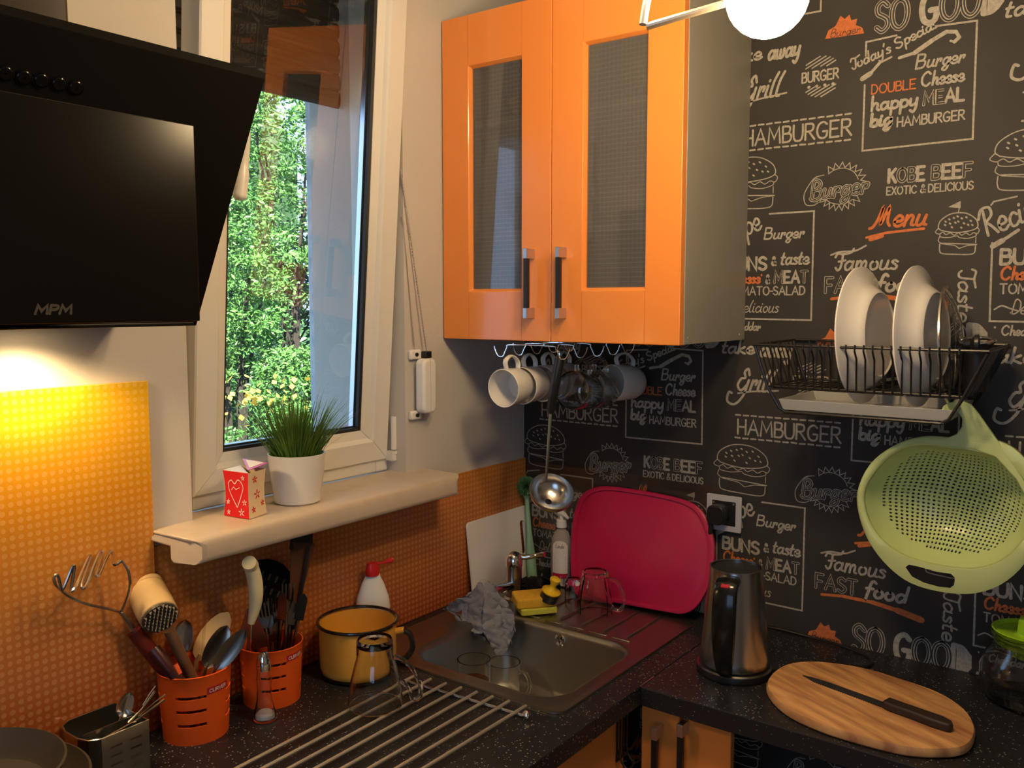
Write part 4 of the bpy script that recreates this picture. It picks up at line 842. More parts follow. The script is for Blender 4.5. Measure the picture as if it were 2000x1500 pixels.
# ------------------------------------------------------------------ on the sill
# grass pot
gc = Vector((-.793, -.033, .3455)); gp = thing('potted_grass', 'spiky artificial grass in a white ceramic pot on the sill', 'plant', gc)
b = MB(); b.M = Matrix.Translation(gc); b.lathe([(.001, 0), (.041, 0), (.0445, .003), (.0545, .092), (.0545, .0945), (.0515, .0945), (.049, .07), (.001, .068)], 44); obj('pot', b, 'ceramic', gp)
b = MB(); b.M = Matrix.Translation(gc); b.lathe([(.0512, .088), (.0490, .090), (.0475, .086), (.0475, .074), (.001, .078)], 36); obj('liner', b, 'green_soil', gp)
random.seed(5); b = MB()
for i in range(560):
    a = random.uniform(0, 2*pi); r0 = .036*sqrt(random.random()); p = gc+Vector((r0*cos(a), r0*sin(a), .076)); ln = random.uniform(.075, .150)
    out = (r0/.036)*random.uniform(.25, .62)+random.uniform(-.08, .08); d = Vector((cos(a)*out, sin(a)*out, 1)).normalized(); s = Vector((-sin(a+random.uniform(-1, 1)), cos(a), 0)).normalized()*random.uniform(.0008, .0016)
    c = random.uniform(.0, .35)*(.5+out); P = []
    for k in range(5): t_ = k/4; P.append(p+d*ln*t_+Vector((cos(a), sin(a), -.6))*c*ln*t_*t_)
    vs = []; 
    for k, q in enumerate(P): w_ = (1, 1.1, .9, .55, .08)[k]; vs += [q-s*w_, q+s*w_]
    b.add(vs, [(2*k, 2*k+1, 2*k+3, 2*k+2) for k in range(4)])
for (dx, dy, dz, L) in ((.055, -.03, .055, 1), (.058, -.026, .062, 1), (-.06, .0, .045, 1), (-.05, -.015, .03, 1), (-.045, .0, .075, 1), (.045, -.02, .085, 1)):
    p = gc+Vector((dx*.4, dy*.4, .08)); q = gc+Vector((dx*1.25, dy*1.25, .08+dz)); s = Vector((0, .001, .0006)); m_ = (p+q)/2+Vector((0, 0, .010)); b.add([p-s, p+s, m_+s, m_-s, q], [(0, 1, 2, 3), (3, 2, 4)])
o = obj('grass_blades', b, 'grass', gp, smooth=False); o['kind'] = 'stuff'
# little heart box
hb = thing('candy_box', 'small waisted red and cream card box with heart print', 'box', (-.918, -.052, .3455))
hc = Vector((-.917, -.048, .3455))
def waist(t): return 1-.10*sin(pi*t)
def hbox(ang0, ang1, m, top):
    pass
corner = onz(487, 1014, .346); cl_ = onz(438, 1006, .346); cr_ = onz(521, 1002, .346); back = cl_+cr_-corner
cen = (corner+back)/2; H = .082
def wall(a, b_, name, m):
    mb = MB(); rows = []
    for i in range(9):
        t_ = i/8; w_ = waist(t_); rows.append([cen+((a.lerp(b_, j/6))-cen)*w_*(1+.04*(1-abs(j-3)/3)) + Vector((0, 0, H*t_)) for j in range(7)])
    mb.grid(rows); return obj(name, mb, m, hb, solid=.0008)
wall(cl_, corner, 'red_side', 'heartred'); wall(corner, cr_, 'cream_side', 'heartcream'); wall(cr_, back, 'back_side', 'heartcream'); wall(back, cl_, 'back_side', 'heartcream')
mb = MB(); tp = [q+Vector((0, 0, H)) for q in (cl_, corner, cr_, back)]; mb.add([tp[0], tp[1], tp[3]], [(0, 1, 2)]); obj('lid', mb, 'white_pl', hb, solid=.0015)
mb = MB(); tt = [q+Vector((0, 0, .005)) for q in (tp[1], tp[2], tp[3])]; tt[1] += Vector((.006, 0, .004)); tt[2] += Vector((.004, .0, .007)); c3 = (tt[0]+tt[1]+tt[2])/3; mb.add(tt, [(0, 1, 2)]); obj('flap', mb, 'violet', hb, solid=.0012)
mb = MB(); mb.add([c3+(q-c3)*.72+Vector((0, 0, .0012)) for q in tt], [(0, 1, 2)]); obj('flap_window', mb, 'white_ink', hb, solid=.0006)
def face_fn(a, b_):
    dr = (b_-a); L = dr.length; nrm = Vector((dr.y, -dr.x, 0)).normalized()
    if (a+b_-2*cen).dot(nrm) < 0: nrm = -nrm
    def fn(x, y, e):
        t_ = y/H; q = a+dr*(x/L); q = cen+(q-cen)*waist(t_)*(1+.04*(1-abs(x/L*6-3)/3)); return tuple(q+Vector((0, 0, y))+nrm*(e+.0006))
    return fn, L
fn, L = face_fn(cl_, corner); ip = Ink(fn)
heart = [(v.x, v.y) for v in bez([(L*.55, .018, 0), (L*.25, .042, 0), (L*.18, .058, 0), (L*.32, .066, 0), (L*.46, .060, 0), (L*.62, .068, 0), (L*.80, .056, 0), (L*.70, .038, 0), (L*.55, .018, 0)], 5)]; ip.stroke(heart, .0016)
ip.text('1Love', L*.28, .047, .009, .0011, w=L*.42, slant=.2, rot=6) if 'v' in G else ip.stroke([(L*.3, .048), (L*.4, .054), (L*.5, .05), (L*.65, .054)], .0012)
def flw(ip, x, y, r, w_):
    for k in range(5): a = k*2*pi/5+.4; ip.stroke([(x+r*.4*cos(a), y+r*.4*sin(a)), (x+r*cos(a), y+r*sin(a))], w_)
for x, y, r in ((.15, .026, .004), (.85, .028, .005), (.2, .008, .004), (.72, .010, .006), (.8, .072, .004)): flw(ip, L*x, y, r, .0018)
obj('print', ip.mb, 'white_ink', hb, smooth=False)
fn, L = face_fn(corner, cr_); ip = Ink(fn)
for x, y, r in ((.35, .068, .006), (.5, .040, .008), (.25, .014, .005), (.8, .022, .005)): flw(ip, L*x, y, r, .0022)
obj('print', ip.mb, 'heartred', hb, smooth=False)

# ------------------------------------------------------------------ utensil cups
def slotted_cup(name, label, c, r0, r1, h, face_ang, group):
    t = thing(name, label, 'holder', c, group); n = 72; zs = [0, .012, .030, .0345, .054, .0585, .078, .0825, .108, h-.004, h]; mb = MB(); vs = []; fs = []
    zs = [0, .018, .0315, .0370, .0555, .0610, .0790, .0845, h-.005, h]
    for z in zs:
        r = r0+(r1-r0)*z/h+(.0015 if z >= h-.001 else 0)
        for j in range(n): a = 2*pi*j/n; vs.append((c[0]+r*cos(a), c[1]+r*sin(a), c[2]+z))
    for i in range(len(zs)-1):
        for j in range(n):
            a = (2*pi*(j+.5)/n-face_ang) % (pi/2); a = min(a, pi/2-a)
            if i in (2, 4, 6) and a < rad(26): continue
            fs.append((i*n+j, i*n+(j+1) % n, (i+1)*n+(j+1) % n, (i+1)*n+j))
    fs.append(tuple(range(n))[::-1]); mb.add(vs, fs)
    obj('cup', mb, 'orange_pl', t, solid=.0022)
    # maker's plate with lettering, wrapped round the cup
    la = face_ang+rad(47)
    def fn(x, y, e):
        r = r0+(r1-r0)*y/h+.0012+e; a = la+x/r; return (c[0]+r*cos(a), c[1]+r*sin(a), c[2]+y)
    ip = Ink(fn); 
    for k in range(8):
        x = -.021+.042*k/8; ip.mb.add([fn(x, .084, .0006), fn(x+.00525, .084, .0006), fn(x+.00525, .0955, .0006), fn(x, .0955, .0006)], [(0, 1, 2, 3)], 1)
    ip.text('CURVER', -.017, .0868, .0056, .0011, w=.034, e=.0010); obj('name_plate', ip.mb, ['white_ink', 'label_red'], t, smooth=False, label='dark red name plate reading CURVER'); return t
cl, cr = (-1.052, -.070, .0005), (-.893, -.070, .0005)
fa = atan2(CAM.y-cl[1], CAM.x-cl[0])
slotted_cup('utensil_cup', 'orange slotted cup at left with meat mallet, masher and spoons', cl, .052, .0585, .117, fa-rad(8), 'orange slotted utensil cups')
slotted_cup('utensil_cup', 'orange slotted cup at right filled with forks and knives', cr, .050, .0555, .108, fa-rad(2), 'orange slotted utensil cups')
CL, CR = Vector(cl), Vector(cr)
DL, DR = 1.485, 1.62
def blade(mb, p0, p1, w0, w1, nrm, n=8, dish=0., prof=None):
    """flat tapered strip / bowl between two points"""
    ax = (p1-p0); nrm = (nrm-ax.normalized()*nrm.dot(ax.normalized())).normalized(); sd_ = ax.normalized().cross(nrm); rows = []
    for i in range(n+1):
        t_ = i/n; w_ = (prof(t_) if prof else w0+(w1-w0)*t_); rows.append([p0+ax*t_+sd_*w_*k/3+nrm*(-dish*(1-(k/3)**2)*(w_/max(w0, w1, 1e-6) if prof is None else min(1, w_*40))) for k in range(-3, 4)])
    mb.grid(rows)
oval = lambda W_: (lambda t_: W_*sqrt(max(.004, 1-(2*t_-1)**2))*(1.08-.16*t_))
def spoon(name, label, base, neck, tip, W_, m, nrm, group=None, dish=.006, r=.0024, cat='spoon'):
    t = thing(name, label, cat, base, group); b = MB(); b.tube([base, base.lerp(neck, .5), neck, neck.lerp(tip, .12)], [r*1.4, r, r, r*.9], 8); obj('stem', b, m, t)
    b = MB(); blade(b, neck, tip, W_, W_, nrm, 12, dish, oval(W_)); obj('spoon_bowl', b, m, t, solid=.0014); return t
TOC = lambda: (CAM-CL).normalized()
inL = lambda dx, dy: CL+Vector((dx, dy, .006))
# potato masher
mt = thing('potato_masher', 'wire potato masher with dark red handle leaning left out of its cup', 'masher', inL(.02, -.01))
h0 = inL(.018, -.012); h1 = at(262, 1232, DL-.045)
b = MB(); b.tube([h0, h0.lerp(h1, .5), h1], [.011, .0135, .0125], 14); obj('grip', b, mat('dark_red_grip', (.16, .018, .012), .35), mt)
j = at(236, 1196, DL-.07); b = MB(); b.tube([h1, h1.lerp(j, .6), j], [.006, .0042, .0035], 10); obj('collar', b, 'steelb', mt)
b = MB(); lft = [j, at(215, 1190, DL-.09), at(170, 1180, DL-.13), at(135, 1165, DL-.155), at(108, 1142, DL-.17)]; rgt = [j, at(248, 1168, DL-.08), at(254, 1140, DL-.085), at(249, 1112, DL-.09), at(237, 1095, DL-.095)]
b.tube(bez(lft, 5), .0023, 8); b.tube(bez(rgt, 5), .0023, 8)
zz = [(108, 1142), (105, 1128), (113, 1124), (119, 1148), (124, 1149), (141, 1108), (145, 1110), (139, 1150), (146, 1148), (172, 1090), (176, 1092), (160, 1142), (168, 1143), (193, 1081), (200, 1083), (188, 1120), (194, 1122), (213, 1080), (220, 1081), (222, 1101), (228, 1102), (237, 1095)]
pts = [at(x, y, DL-.17+.075*(x-105)/132+(.022 if y < 1115-(.25*(x-105)) else -.022)) for x, y in zz]
b.tube(bez(pts, 4), .0025, 8); obj('mashing_wire', b, 'steel', mt)
# meat mallet
ml = thing('meat_mallet', 'wooden meat mallet with studded metal face standing head up', 'mallet', inL(.0, -.01))
h0 = inL(.028, -.006); a1 = at(330, 1230, DL-.035)
b = MB(); b.tube([h0, h0.lerp(a1, .5), a1], [.0085, .0095, .009], 12); obj('shaft', b, 'woodd', ml)
q0 = at(275, 1135, DL+.015); q1 = at(312, 1205, DL-.045); b = MB(); ax = (q1-q0); Lh = ax.length; b.M = frame(q0, ax, (0, 0, 1)); R_ = .031
b.lathe([(.001, 0), (R_*.75, 0), (R_*.95, .004), (R_, .014), (R_*1.0, .0285), (R_*.965, .0295), (R_*.965, .0305), (R_, .0315), (R_*1.02, Lh*.75), (R_*.98, Lh-.002), (R_*.9, Lh), (.001, Lh)], 32); obj('head', b, 'wood', ml)
b = MB(); b.M = frame(q1, ax, (0, 0, 1)); b.lathe([(R_*.93, -.001), (R_*.93, .004), (.001, .004)], 32)
for i in range(-4, 5):
    for jj in range(-4, 5):
        x, y = i*.0066+(jj % 2)*.0033, jj*.0062
        if x*x+y*y < (R_*.9)**2: s = .0028; b.add([(x-s, y-s, .004), (x+s, y-s, .004), (x+s, y+s, .004), (x-s, y+s, .004), (x, y, .0085)], [(0, 1, 4), (1, 2, 4), (2, 3, 4), (3, 0, 4)])
obj('studded_face', b, 'iron', ml, smooth=False)
spoon('spoon', 'shiny steel serving spoon right behind the meat mallet head', inL(.0, .02), at(352, 1280, DL+.02), at(362, 1210, DL+.03), .017, 'steel', CAM-CL+Vector((.3, 0, .2)))
spoon('spoon', 'large dark steel spoon leaning right in the left orange cup', inL(-.01, .0), at(402, 1306, DL+.0), at(444, 1222, DL+.03), .0175, 'darksteel', CAM-CL+Vector((.8, 0, .3)), 'dark spoons leaning right')
spoon('spoon', 'dark steel spoon leaning furthest right toward the other cup', inL(-.015, -.01), at(420, 1308, DL-.01), at(480, 1230, DL+.0), .0155, 'darksteel', CAM-CL+Vector((.8, 0, .3)), 'dark spoons leaning right')
spoon('wooden_spoon', 'pale wooden spoon standing behind the dark spoons', inL(.01, .03), at(384, 1290, DL+.05), at(446, 1196, DL+.08), .022, 'wood', CAM-CL, dish=.004, r=.004)
t = thing('cream_tongs', 'thin clear plastic server standing behind the spoons', 'server', inL(.02, .03)); b = MB(); b.tube([inL(.02, .03), at(396, 1270, DL+.04), at(402, 1170, DL+.05), at(414, 1155, DL+.05), at(434, 1138, DL+.05)], [.003, .003, .003, .003, .002], 6); obj('stem', b, 'thin', t); t.name = 'plastic_server'; ORG[t.name] = Vector(inL(.02, .03))
t = thing('peeler', 'steel handled peeler with orange trim under the masher grip', 'peeler', inL(.0, .01)); b = MB(); b.tube([inL(.01, .01), at(310, 1300, DL+.02), at(272, 1262, DL+.02)], [.004, .005, .006], 8); obj('stem', b, 'steel', t)
b = MB(); b.tube([at(343, 1298, DL-.06), at(352, 1316, DL-.06)], [.004, .0035], 8); obj('trim', b, 'orange_pl', t)
t = thing('handled_tool', 'black handled kitchen tool leaning left in the left orange cup', 'tool', inL(.0, -.02)); b = MB(); b.tube([inL(.016, -.03), at(340, 1318, DL-.045), at(300, 1268, DL-.04)], [.006, .010, .011], 12); obj('grip', b, mat('dark_grip', (.05, .012, .01), .35), t)
# right cup
inR = lambda dx, dy: CR+Vector((dx, dy, .006))
t = thing('peeler', 'cream plastic handled peeler standing tallest in the right cup', 'peeler', inR(-.01, -.02)); b = MB(); pp_ = [at(490, 1218, DR-.05), at(497, 1190, DR-.05), at(500, 1160, DR-.055), at(497, 1130, DR-.06), at(490, 1105, DR-.07)]
b.tube(bez(pp_, 4), [.006+.0062*(i/16)+(.0035*sin(pi*i/16)) for i in range(17)], 16); b.tube([pp_[-1], pp_[-1]+(pp_[-1]-pp_[-2]).normalized()*.006+Vector((-.008, -.008, .004))], [.0135, .0125], 20); obj('grip', b, 'cream_pl', t)
b = MB(); b.tube([inR(-.008, -.02), at(489, 1262, DR-.04), pp_[0]], [.003, .003, .003], 8); obj('stem', b, 'steel', t)
# black slotted turner and spatula
t = thing('slotted_turner', 'black slotted turner with a wide round head behind the cream peeler', 'turner', inR(-.02, .02)); b = MB(); q0, q1 = at(478, 1240, DR+.03), at(540, 1095, DR+.05)
ax = q1-q0; nrm = (CAM-CR).normalized(); nrm = (nrm-ax.normalized()*nrm.dot(ax.normalized())).normalized(); sdv = ax.normalized().cross(nrm); n_ = 24; outl = []
for k in range(n_): a = 2*pi*k/n_; outl.append((ax.length*.5*(1-cos(a))*1.0, .060*sin(a)*(.80+.24*(1-cos(a))*.5)))
fr_ = Matrix((ax.normalized(), sdv, nrm)).transposed().to_4x4(); fr_.translation = q0; b.M = fr_; b.prism(outl, 0, .003)
obj('turner_head', b, 'hood_black', t, bev=.001); b = MB(); b.tube([inR(-.005, .02), q0+ax*.12], [.005, .006], 10); obj('grip', b, 'blackpl', t)
b = MB(); b.M = fr_
for k in range(-2, 3):
    for jx in (.45, .62, .78): b.box(ax.length*jx-.006, ax.length*jx+.006, k*.014-.0018, k*.014+.0018, .0028, .0036)
o = obj('slots', b, 'chalk_dark', t, smooth=False); o['kind'] = 'stuff'
t = thing('spatula', 'clear bladed spatula with black top reaching up under the sill', 'spatula', inR(.02, .02)); b = MB(); q0, q1 = at(570, 1215, DR+.03), at(592, 1060, DR+.045)
blade(b, q0, q1, .006, .026, (CAM-CR)+Vector((.9, 0, 0)), 6); obj('blade', b, mat('smoky_plastic', (.14, .06, .03), .25, trans=.35), t, solid=.002)
b = MB(); blade(b, at(588, 1072, DR+.044), at(590, 1035, DR+.046), .024, .022, (CAM-CR)+Vector((.9, 0, 0)), 4); obj('black_edge', b, 'blackpl', t, solid=.004)
b = MB(); b.tube([inR(.01, .02), q0], [.004, .005], 8); b.tube([at(578, 1215, DR+.03), at(604, 1065, DR+.04)], .0035, 8); obj('stem', b, 'blackpl', t)
t = thing('wooden_turner', 'dark red wooden turner head low behind the peeler', 'turner', inR(-.02, .01)); b = MB(); blade(b, at(492, 1270, DR+.02), at(478, 1190, DR+.03), .02, .028, CAM-CR, 8, .0, lambda t_: .028*sqrt(max(.05, 1-(t_)**3))); obj('turner_head', b, mat('dark_red_wood', (.16, .03, .012), .5), t, solid=.004)
b = MB(); b.tube([inR(.0, .0), at(492, 1272, DR+.02)], .005, 8); obj('stem', b, 'woodd', t)
random.seed(31)
FK = [(512, 1178, 'f'), (523, 1195, 'k'), (534, 1168, 'f'), (545, 1190, 'f'), (553, 1158, 'k'), (562, 1140, 'f'), (571, 1172, 'k'), (578, 1185, 'f'), (594, 1160, 'k'), (540, 1215, 'k')]
for i, (x, y, kd) in enumerate(FK):
    bx_ = (x-527)/60*.035; base = CR+Vector((bx_*.5, -.018+.004*(i % 5), .006)); top = at(x, y, DR-.035+.012*(i % 4)); nk = base.lerp(top, .74)
    t = thing('fork' if kd == 'f' else 'table_knife', ('dark steel fork' if kd == 'f' else 'dark steel table knife')+' in the right orange cup, '+['leftmost of the cutlery', 'second from the left', 'third from the left', 'in the middle behind others', 'tall one in the middle', 'tallest and dark handled', 'right of the tallest one', 'at the right rim', 'leaning out past the right rim', 'low in the middle at the front'][i], 'cutlery', base, 'cutlery in the right orange cup')
    b = MB(); b.tube([base, base.lerp(nk, .5), nk], [.0035, .0026, .0026], 8); obj('stem', b, 'darksteel', t)
    ax = (top-nk); nn_ = ((CAM-CR)+Vector((random.uniform(-.8, .8), random.uniform(-.8, .8), 0)))
    if kd == 'f':
        b = MB(); blade(b, nk, nk.lerp(top, .45), .004, .011, nn_, 4); nrm = (nn_-ax.normalized()*nn_.dot(ax.normalized())).normalized(); sdv = ax.normalized().cross(nrm)
        for k in range(4): o_ = sdv*(-.0095+.0063*k); b.tube([nk.lerp(top, .42)+o_, nk.lerp(top, .7)+o_+nrm*.002, top+o_], [.0016, .0014, .0008], 5)
        obj('tines', b, 'darksteel', t, solid=.0014)
    else:
        b = MB(); blade(b, nk, top, .007, .0085, nn_, 8, 0, lambda t_: .0085*(1 if t_ < .7 else sqrt(max(.03, 1-((t_-.7)/.3)**2)))); obj('blade', b, 'darksteel' if i != 8 else 'blackpl', t, solid=.0012)

# salt shaker
sc = Vector((-.955, -.129, .0005)); t = thing('salt_shaker', 'flared glass salt shaker with chrome cap beside the right orange cup', 'shaker', sc)
b = MB(); b.M = Matrix.Translation(sc); b.lathe([(.001, 0), (.019, 0), (.0205, .004), (.019, .012), (.0135, .035), (.0122, .055), (.0132, .075), (.0105, .095), (.0095, .095), (.0118, .075), (.0108, .055), (.012, .035), (.0172, .012), (.0172, .004), (.001, .003)], 28); obj('glass_body', b, 'glass', t)
b = MB(); b.M = Matrix.Translation(sc); b.lathe([(.001, .004), (.0166, .0045), (.0166, .010), (.012, .0135), (.001, .012)], 24); obj('salt', b, 'white_pl', t); t.children[-1]['kind'] = 'stuff'
b = MB(); b.M = Matrix.Translation(sc); b.lathe([(.0125, .090), (.0128, .100), (.0115, .112), (.007, .119), (.001, .120)], 24); obj('cap', b, 'chrome', t)

# perforated steel cutlery holder
t = thing('cutlery_holder', 'perforated stainless cutlery holder at the left beside the orange cup', 'holder', (-1.205, -.062, .0005)); x0, x1, y0, y1, hh = -1.262, -1.166, -.118, -.020, .078
out = [(x1, y0), (x1, y1), (x0+.02, y1), (x0+.006, y1-.010), (x0, y1-.03), (x0, y0+.03), (x0+.006, y0+.010), (x0+.02, y0)]
vs = [(x, y, z) for z in (.0005, hh) for x, y in out]; n = 8; fs = [(i, (i+1) % n, n+(i+1) % n, n+i) for i in range(n) if i not in (7,)]; fs.append(tuple(range(n))[::-1])
mb = MB(); mb.add(vs, fs)
# front face facing the room with real slots
zs = [0, .014, .018, .028, .032, .042, .046, .056, .060, hh]; xs = [0, .012, .030, .046, .064, .096-.02]; X0, X1 = x0+.02, x1; g = [[(X0+(X1-X0)*i/12, y0, .0005+(z)*(1 if z else 0)) for i in range(13)] for z in zs]; vv = [p for r_ in g for p in r_]
ff = [(a*13+c_, a*13+c_+1, (a+1)*13+c_+1, (a+1)*13+c_) for a in range(len(zs)-1) for c_ in range(12) if not (a in (1, 3, 5, 7) and c_ in (2, 3, 4, 7, 8, 9))]
mb.add(vv, ff); obj('body', mb, 'steelb', t, smooth=False, solid=.0012)
b = MB(); b.tube([(x, y, hh) for x, y in out], .0016, 6, closed=True); obj('rolled_rim', b, 'steel', t)
b = MB(); b.box(x0+.012, x1, -.080, -.079, .02, hh-.002); obj('divider', b, 'steelb', t, smooth=False)
spoon('spoon', 'steel spoon standing in the perforated cutlery holder', Vector((-1.20, -.05, .003)), at(236, 1402, 1.40), at(254, 1352, 1.42), .013, 'steel', CAM-CL+Vector((1, 0, 0)))
for i, (a_, b_, lab) in enumerate((((250, 1412), (302, 1350), 'thin fork leaning steeply right out of the perforated holder'), ((205, 1442), (322, 1366), 'thin fork lying shallow across the perforated holder rim'))):
    q0 = at(*a_, 1.345); q1 = at(*b_, 1.38); t = thing('fork', lab, 'cutlery', q0); b = MB(); b.tube([q0-Vector((0, 0, .0)), q0.lerp(q1, .5)+Vector((0, 0, -.004)), q1], [.0022, .0016, .0022], 6); b.tube([q0.lerp(q1, .55), q0.lerp(q1, .8)+Vector((.002, .003, .004)), q1+Vector((.004, .004, .006))], .0011, 5); obj('stem', b, 'steel', t)

# pans at the far left
def pan(name, label, c, r, h, z0, grp):
    t = thing(name, label, 'pan', (c[0], c[1], z0), grp); b = MB(); b.M = Matrix.Translation((c[0], c[1], z0)); b.lathe([(.001, 0), (r*.80, 0), (r*.88, .008), (r*.98, h*.9), (r*1.01, h), (r*.985, h+.0015), (r*.955, h*.92), (r*.84, h-.030), (r*.80, h-.034), (.001, h-.034)], 56); obj('pan_body', b, 'nonstick', t)
    b = MB(); b.M = Matrix.Translation((c[0], c[1], z0+h-.0335)); b.lathe([(r*.50, 0), (r*.51, .0012), (r*.52, 0)], 48); obj('base_groove', b, 'blackpl', t)
    b = MB(); b.tube([(c[0]-r*.97, c[1]-.02, z0+h-.01), (c[0]-r-.10, c[1]-.10, z0+h+.01), (c[0]-r-.18, c[1]-.16, z0+h+.015)], [.008, .010, .011], 10); obj('pan_handle', b, 'blackpl', t); return t
pan('frying_pan', 'wide dark pan underneath in the pair of pans at the left', (-1.430, -.150), .138, .095, .0005, 'dark pans stacked at the left edge')
pan('frying_pan', 'smaller grey brown pan sitting on top at the left edge', (-1.440, -.150), .118, .058, .0685, 'dark pans stacked at the left edge')

# roll-up drying rack
rk = thing('drying_rack', 'roll-up drying rack of steel bars on the worktop', 'rack', (-.83, -.36, .0005))
b0 = (-.678, -.230)
for i in range(8):
    t_ = i/7; xr = -.676+.020*t_; yr = -.230-.247*t_; L = .52; dx, dy = -1, -.012
    b = MB(); b.tube([(xr, yr, .0085), (xr-L, yr+.006-(.02*(1-t_)), .0085)], .0032, 10); obj('bar', b, 'barsteel', rk)
for X_ in (-.700, -1.16):
    b = MB(); b.tube([(X_, -.222, .004), (X_+.018, -.490, .004)], .0032, 8); obj('joining_strip', b, 'steelb' if X_ > -.8 else 'rubber', rk)
b = MB(); b.M = Matrix.Translation((-.682, -.497, .0085)); b.lathe([(.001, -.0075), (.006, -.005), (.008, 0), (.006, .005), (.001, .0075)], 16); obj('end_knob', b, 'chrome', rk)
# enamel pot
pc = Vector((-.716, -.112, .0005)); t = thing('enamel_pot', 'yellow enamel milk pot with black rim and handle', 'pot', pc); b = MB(); b.M = Matrix.Translation(pc)
b.lathe([(.001, .001), (.066, .001), (.073, .008), (.0755, .02), (.0765, .100), (.0735, .100), (.0725, .02), (.068, .006), (.001, .005)], 48); obj('pot_body', b, 'enamel', t)
b = MB(); b.M = Matrix.Translation(pc); b.tube([(.0775*cos(a*pi/24), .0775*sin(a*pi/24), .104) for a in range(48)], .0034, 8, closed=True); obj('rim', b, 'enamelb', t)
b = MB(); b.M = Matrix.Translation(pc); b.lathe([(.064, .0003), (.074, .004), (.0752, .010), (.0742, .009)], 48); obj('worn_base', b, 'enamelb', t)
hd = Vector((.55, -.84, 0)).normalized(); P0 = pc+hd*.074
b = MB(); hp_ = bez([P0+Vector((0, 0, .082)), P0+hd*.018+Vector((0, 0, .086))], 4); b.tube(hp_, [.0068]*len(hp_), 10); obj('handle_root', b, 'enamel', t)
b = MB(); hp_ = bez([P0+hd*.016+Vector((0, 0, .086)), P0+hd*.030+Vector((0, 0, .076)), P0+hd*.034+Vector((0, 0, .052)), P0+hd*.022+Vector((0, 0, .030)), P0+hd*.0+Vector((0, 0, .024))], 4); b.tube(hp_, .0062, 10); obj('pot_handle', b, 'enamelb', t)
# upturned glass mug on the rack
jc = Vector((-.817, -.262, .0118)); t = thing('glass_mug', 'upturned flared clear glass mug drying on the steel bars', 'mug', jc); b = MB(); b.M = Matrix.Translation(jc)
b.lathe([(.0472, 0), (.0488, .002), (.0485, .012), (.0445, .045), (.036, .078), (.0325, .090), (.0325, .118), (.030, .122), (.001, .1225), (.001, .110), (.028, .108), (.0295, .098), (.0300, .088), (.0335, .076), (.042, .044), (.0460, .012), (.0468, .002)], 44); obj('mug_body', b, 'glass', t)
hd = Vector((.62, -.78, 0)).normalized(); b = MB(); hp_ = bez([jc+hd*.034+Vector((0, 0, .088)), jc+hd*.050+Vector((0, 0, .082)), jc+hd*.068+Vector((0, 0, .062)), jc+hd*.080+Vector((0, 0, .034)), jc+hd*.078+Vector((0, 0, .012)), jc+hd*.066+Vector((0, 0, .010)), jc+hd*.060+Vector((0, 0, .028)), jc+hd*.0445+Vector((0, 0, .046))], 5)
b.tube(hp_, .0042, 10); obj('mug_handle', b, 'glass', t)
# cleaner bottle behind the pot
cc = ony(728, 1150, -.042); cc.z = .0005; t = thing('cleaner_bottle', 'white cleaner bottle with open red cap behind the yellow pot', 'bottle', cc); b = MB(); b.M = Matrix.Translation(cc) @ Matrix.Rotation(rad(-35), 4, 'Z')
b.lathe([(.001, 0), (.034, 0), (.037, .006), (.037, .055), (.0345, .075), (.037, .083), (.034, .105), (.024, .135), (.0165, .150), (.0155, .156), (.001, .156)], 36, sx=1.0, sy=.62); obj('bottle_body', b, 'white_pl', t)
b = MB(); b.M = Matrix.Translation(cc); b.lathe([(.0158, .154), (.0162, .166), (.0125, .180), (.001, .182)], 24, sy=.85); obj('cap', b, 'red_pl', t)
b = MB(); q = cc+Vector((.004, -.004, .176)); b.tube([q, q+Vector((.012, -.012, .003)), q+Vector((.024, -.024, .008)), q+Vector((.027, -.027, .011))], [.003, .003, .0065, .0045], 10); obj('flip_lid', b, 'red_pl', t)
ang = rad(-35)
def lab(x, y, e):
    a = x/.034; r = .0372+e+.0004; px_, py_ = r*sin(a), -r*.62*cos(a)
    return (cc.x+px_*cos(ang)-py_*sin(ang), cc.y+px_*sin(ang)+py_*cos(ang), cc.z+y)
ip = Ink(lab)
for k in range(15): ip.stroke([(-.006-.01*sin(k/4.6), .012+k*.0034), (.006+.014*sin(k/4.6+.2), .012+k*.0034)], .0007)
obj('label_print', ip.mb, 'black_ink', t, smooth=False)
# white cutting board in the corner
t = thing('cutting_board', 'thin white cutting board leaning on the splashback in the corner', 'board', (-.13, -.02, .003))
b = MB(); W_ = .247; H_ = .186; b.M = Matrix.Translation((-.258, -.030, .0052)) @ Matrix.Rotation(rad(90-6.5), 4, 'X')
sl = rrect(.211, .230, .060, .150, .0092, 6); o_ = rrect(0, W_, 0, H_, .012, 6)
mid = [Vector((.221, .105))]*0
b.ring([( .221+(x-W_/2)*1.0 if 0 else x, y) for x, y in o_], sl, 0, .006); obj('board', b, 'white_pl', t, smooth=False)
# sponges
t = thing('sponge', 'yellow sponge resting on a green scouring cloth by the faucet', 'sponge', (-.235, -.20, .02)); b = MB(); b.M = Matrix.Translation((-.240, -.198, .034)) @ Matrix.Rotation(rad(-38), 4, 'Z') @ Matrix.Rotation(rad(4), 4, 'X'); b.prism(rrect(-.045, .045, -.030, .030, .008), -.012, .012); obj('sponge_block', b, 'sponge', t, bev=.004, seg=3)
t2 = thing('scouring_sponge', 'second yellow green sponge wedged open beneath the top sponge', 'sponge', (-.235, -.20, .003)); b = MB(); b.M = Matrix.Translation((-.236, -.205, .0125)) @ Matrix.Rotation(rad(-38), 4, 'Z'); b.prism(rrect(-.044, .044, -.031, .031, .006), -.007, .008); obj('sponge_block', b, 'scour', t2, bev=.003)
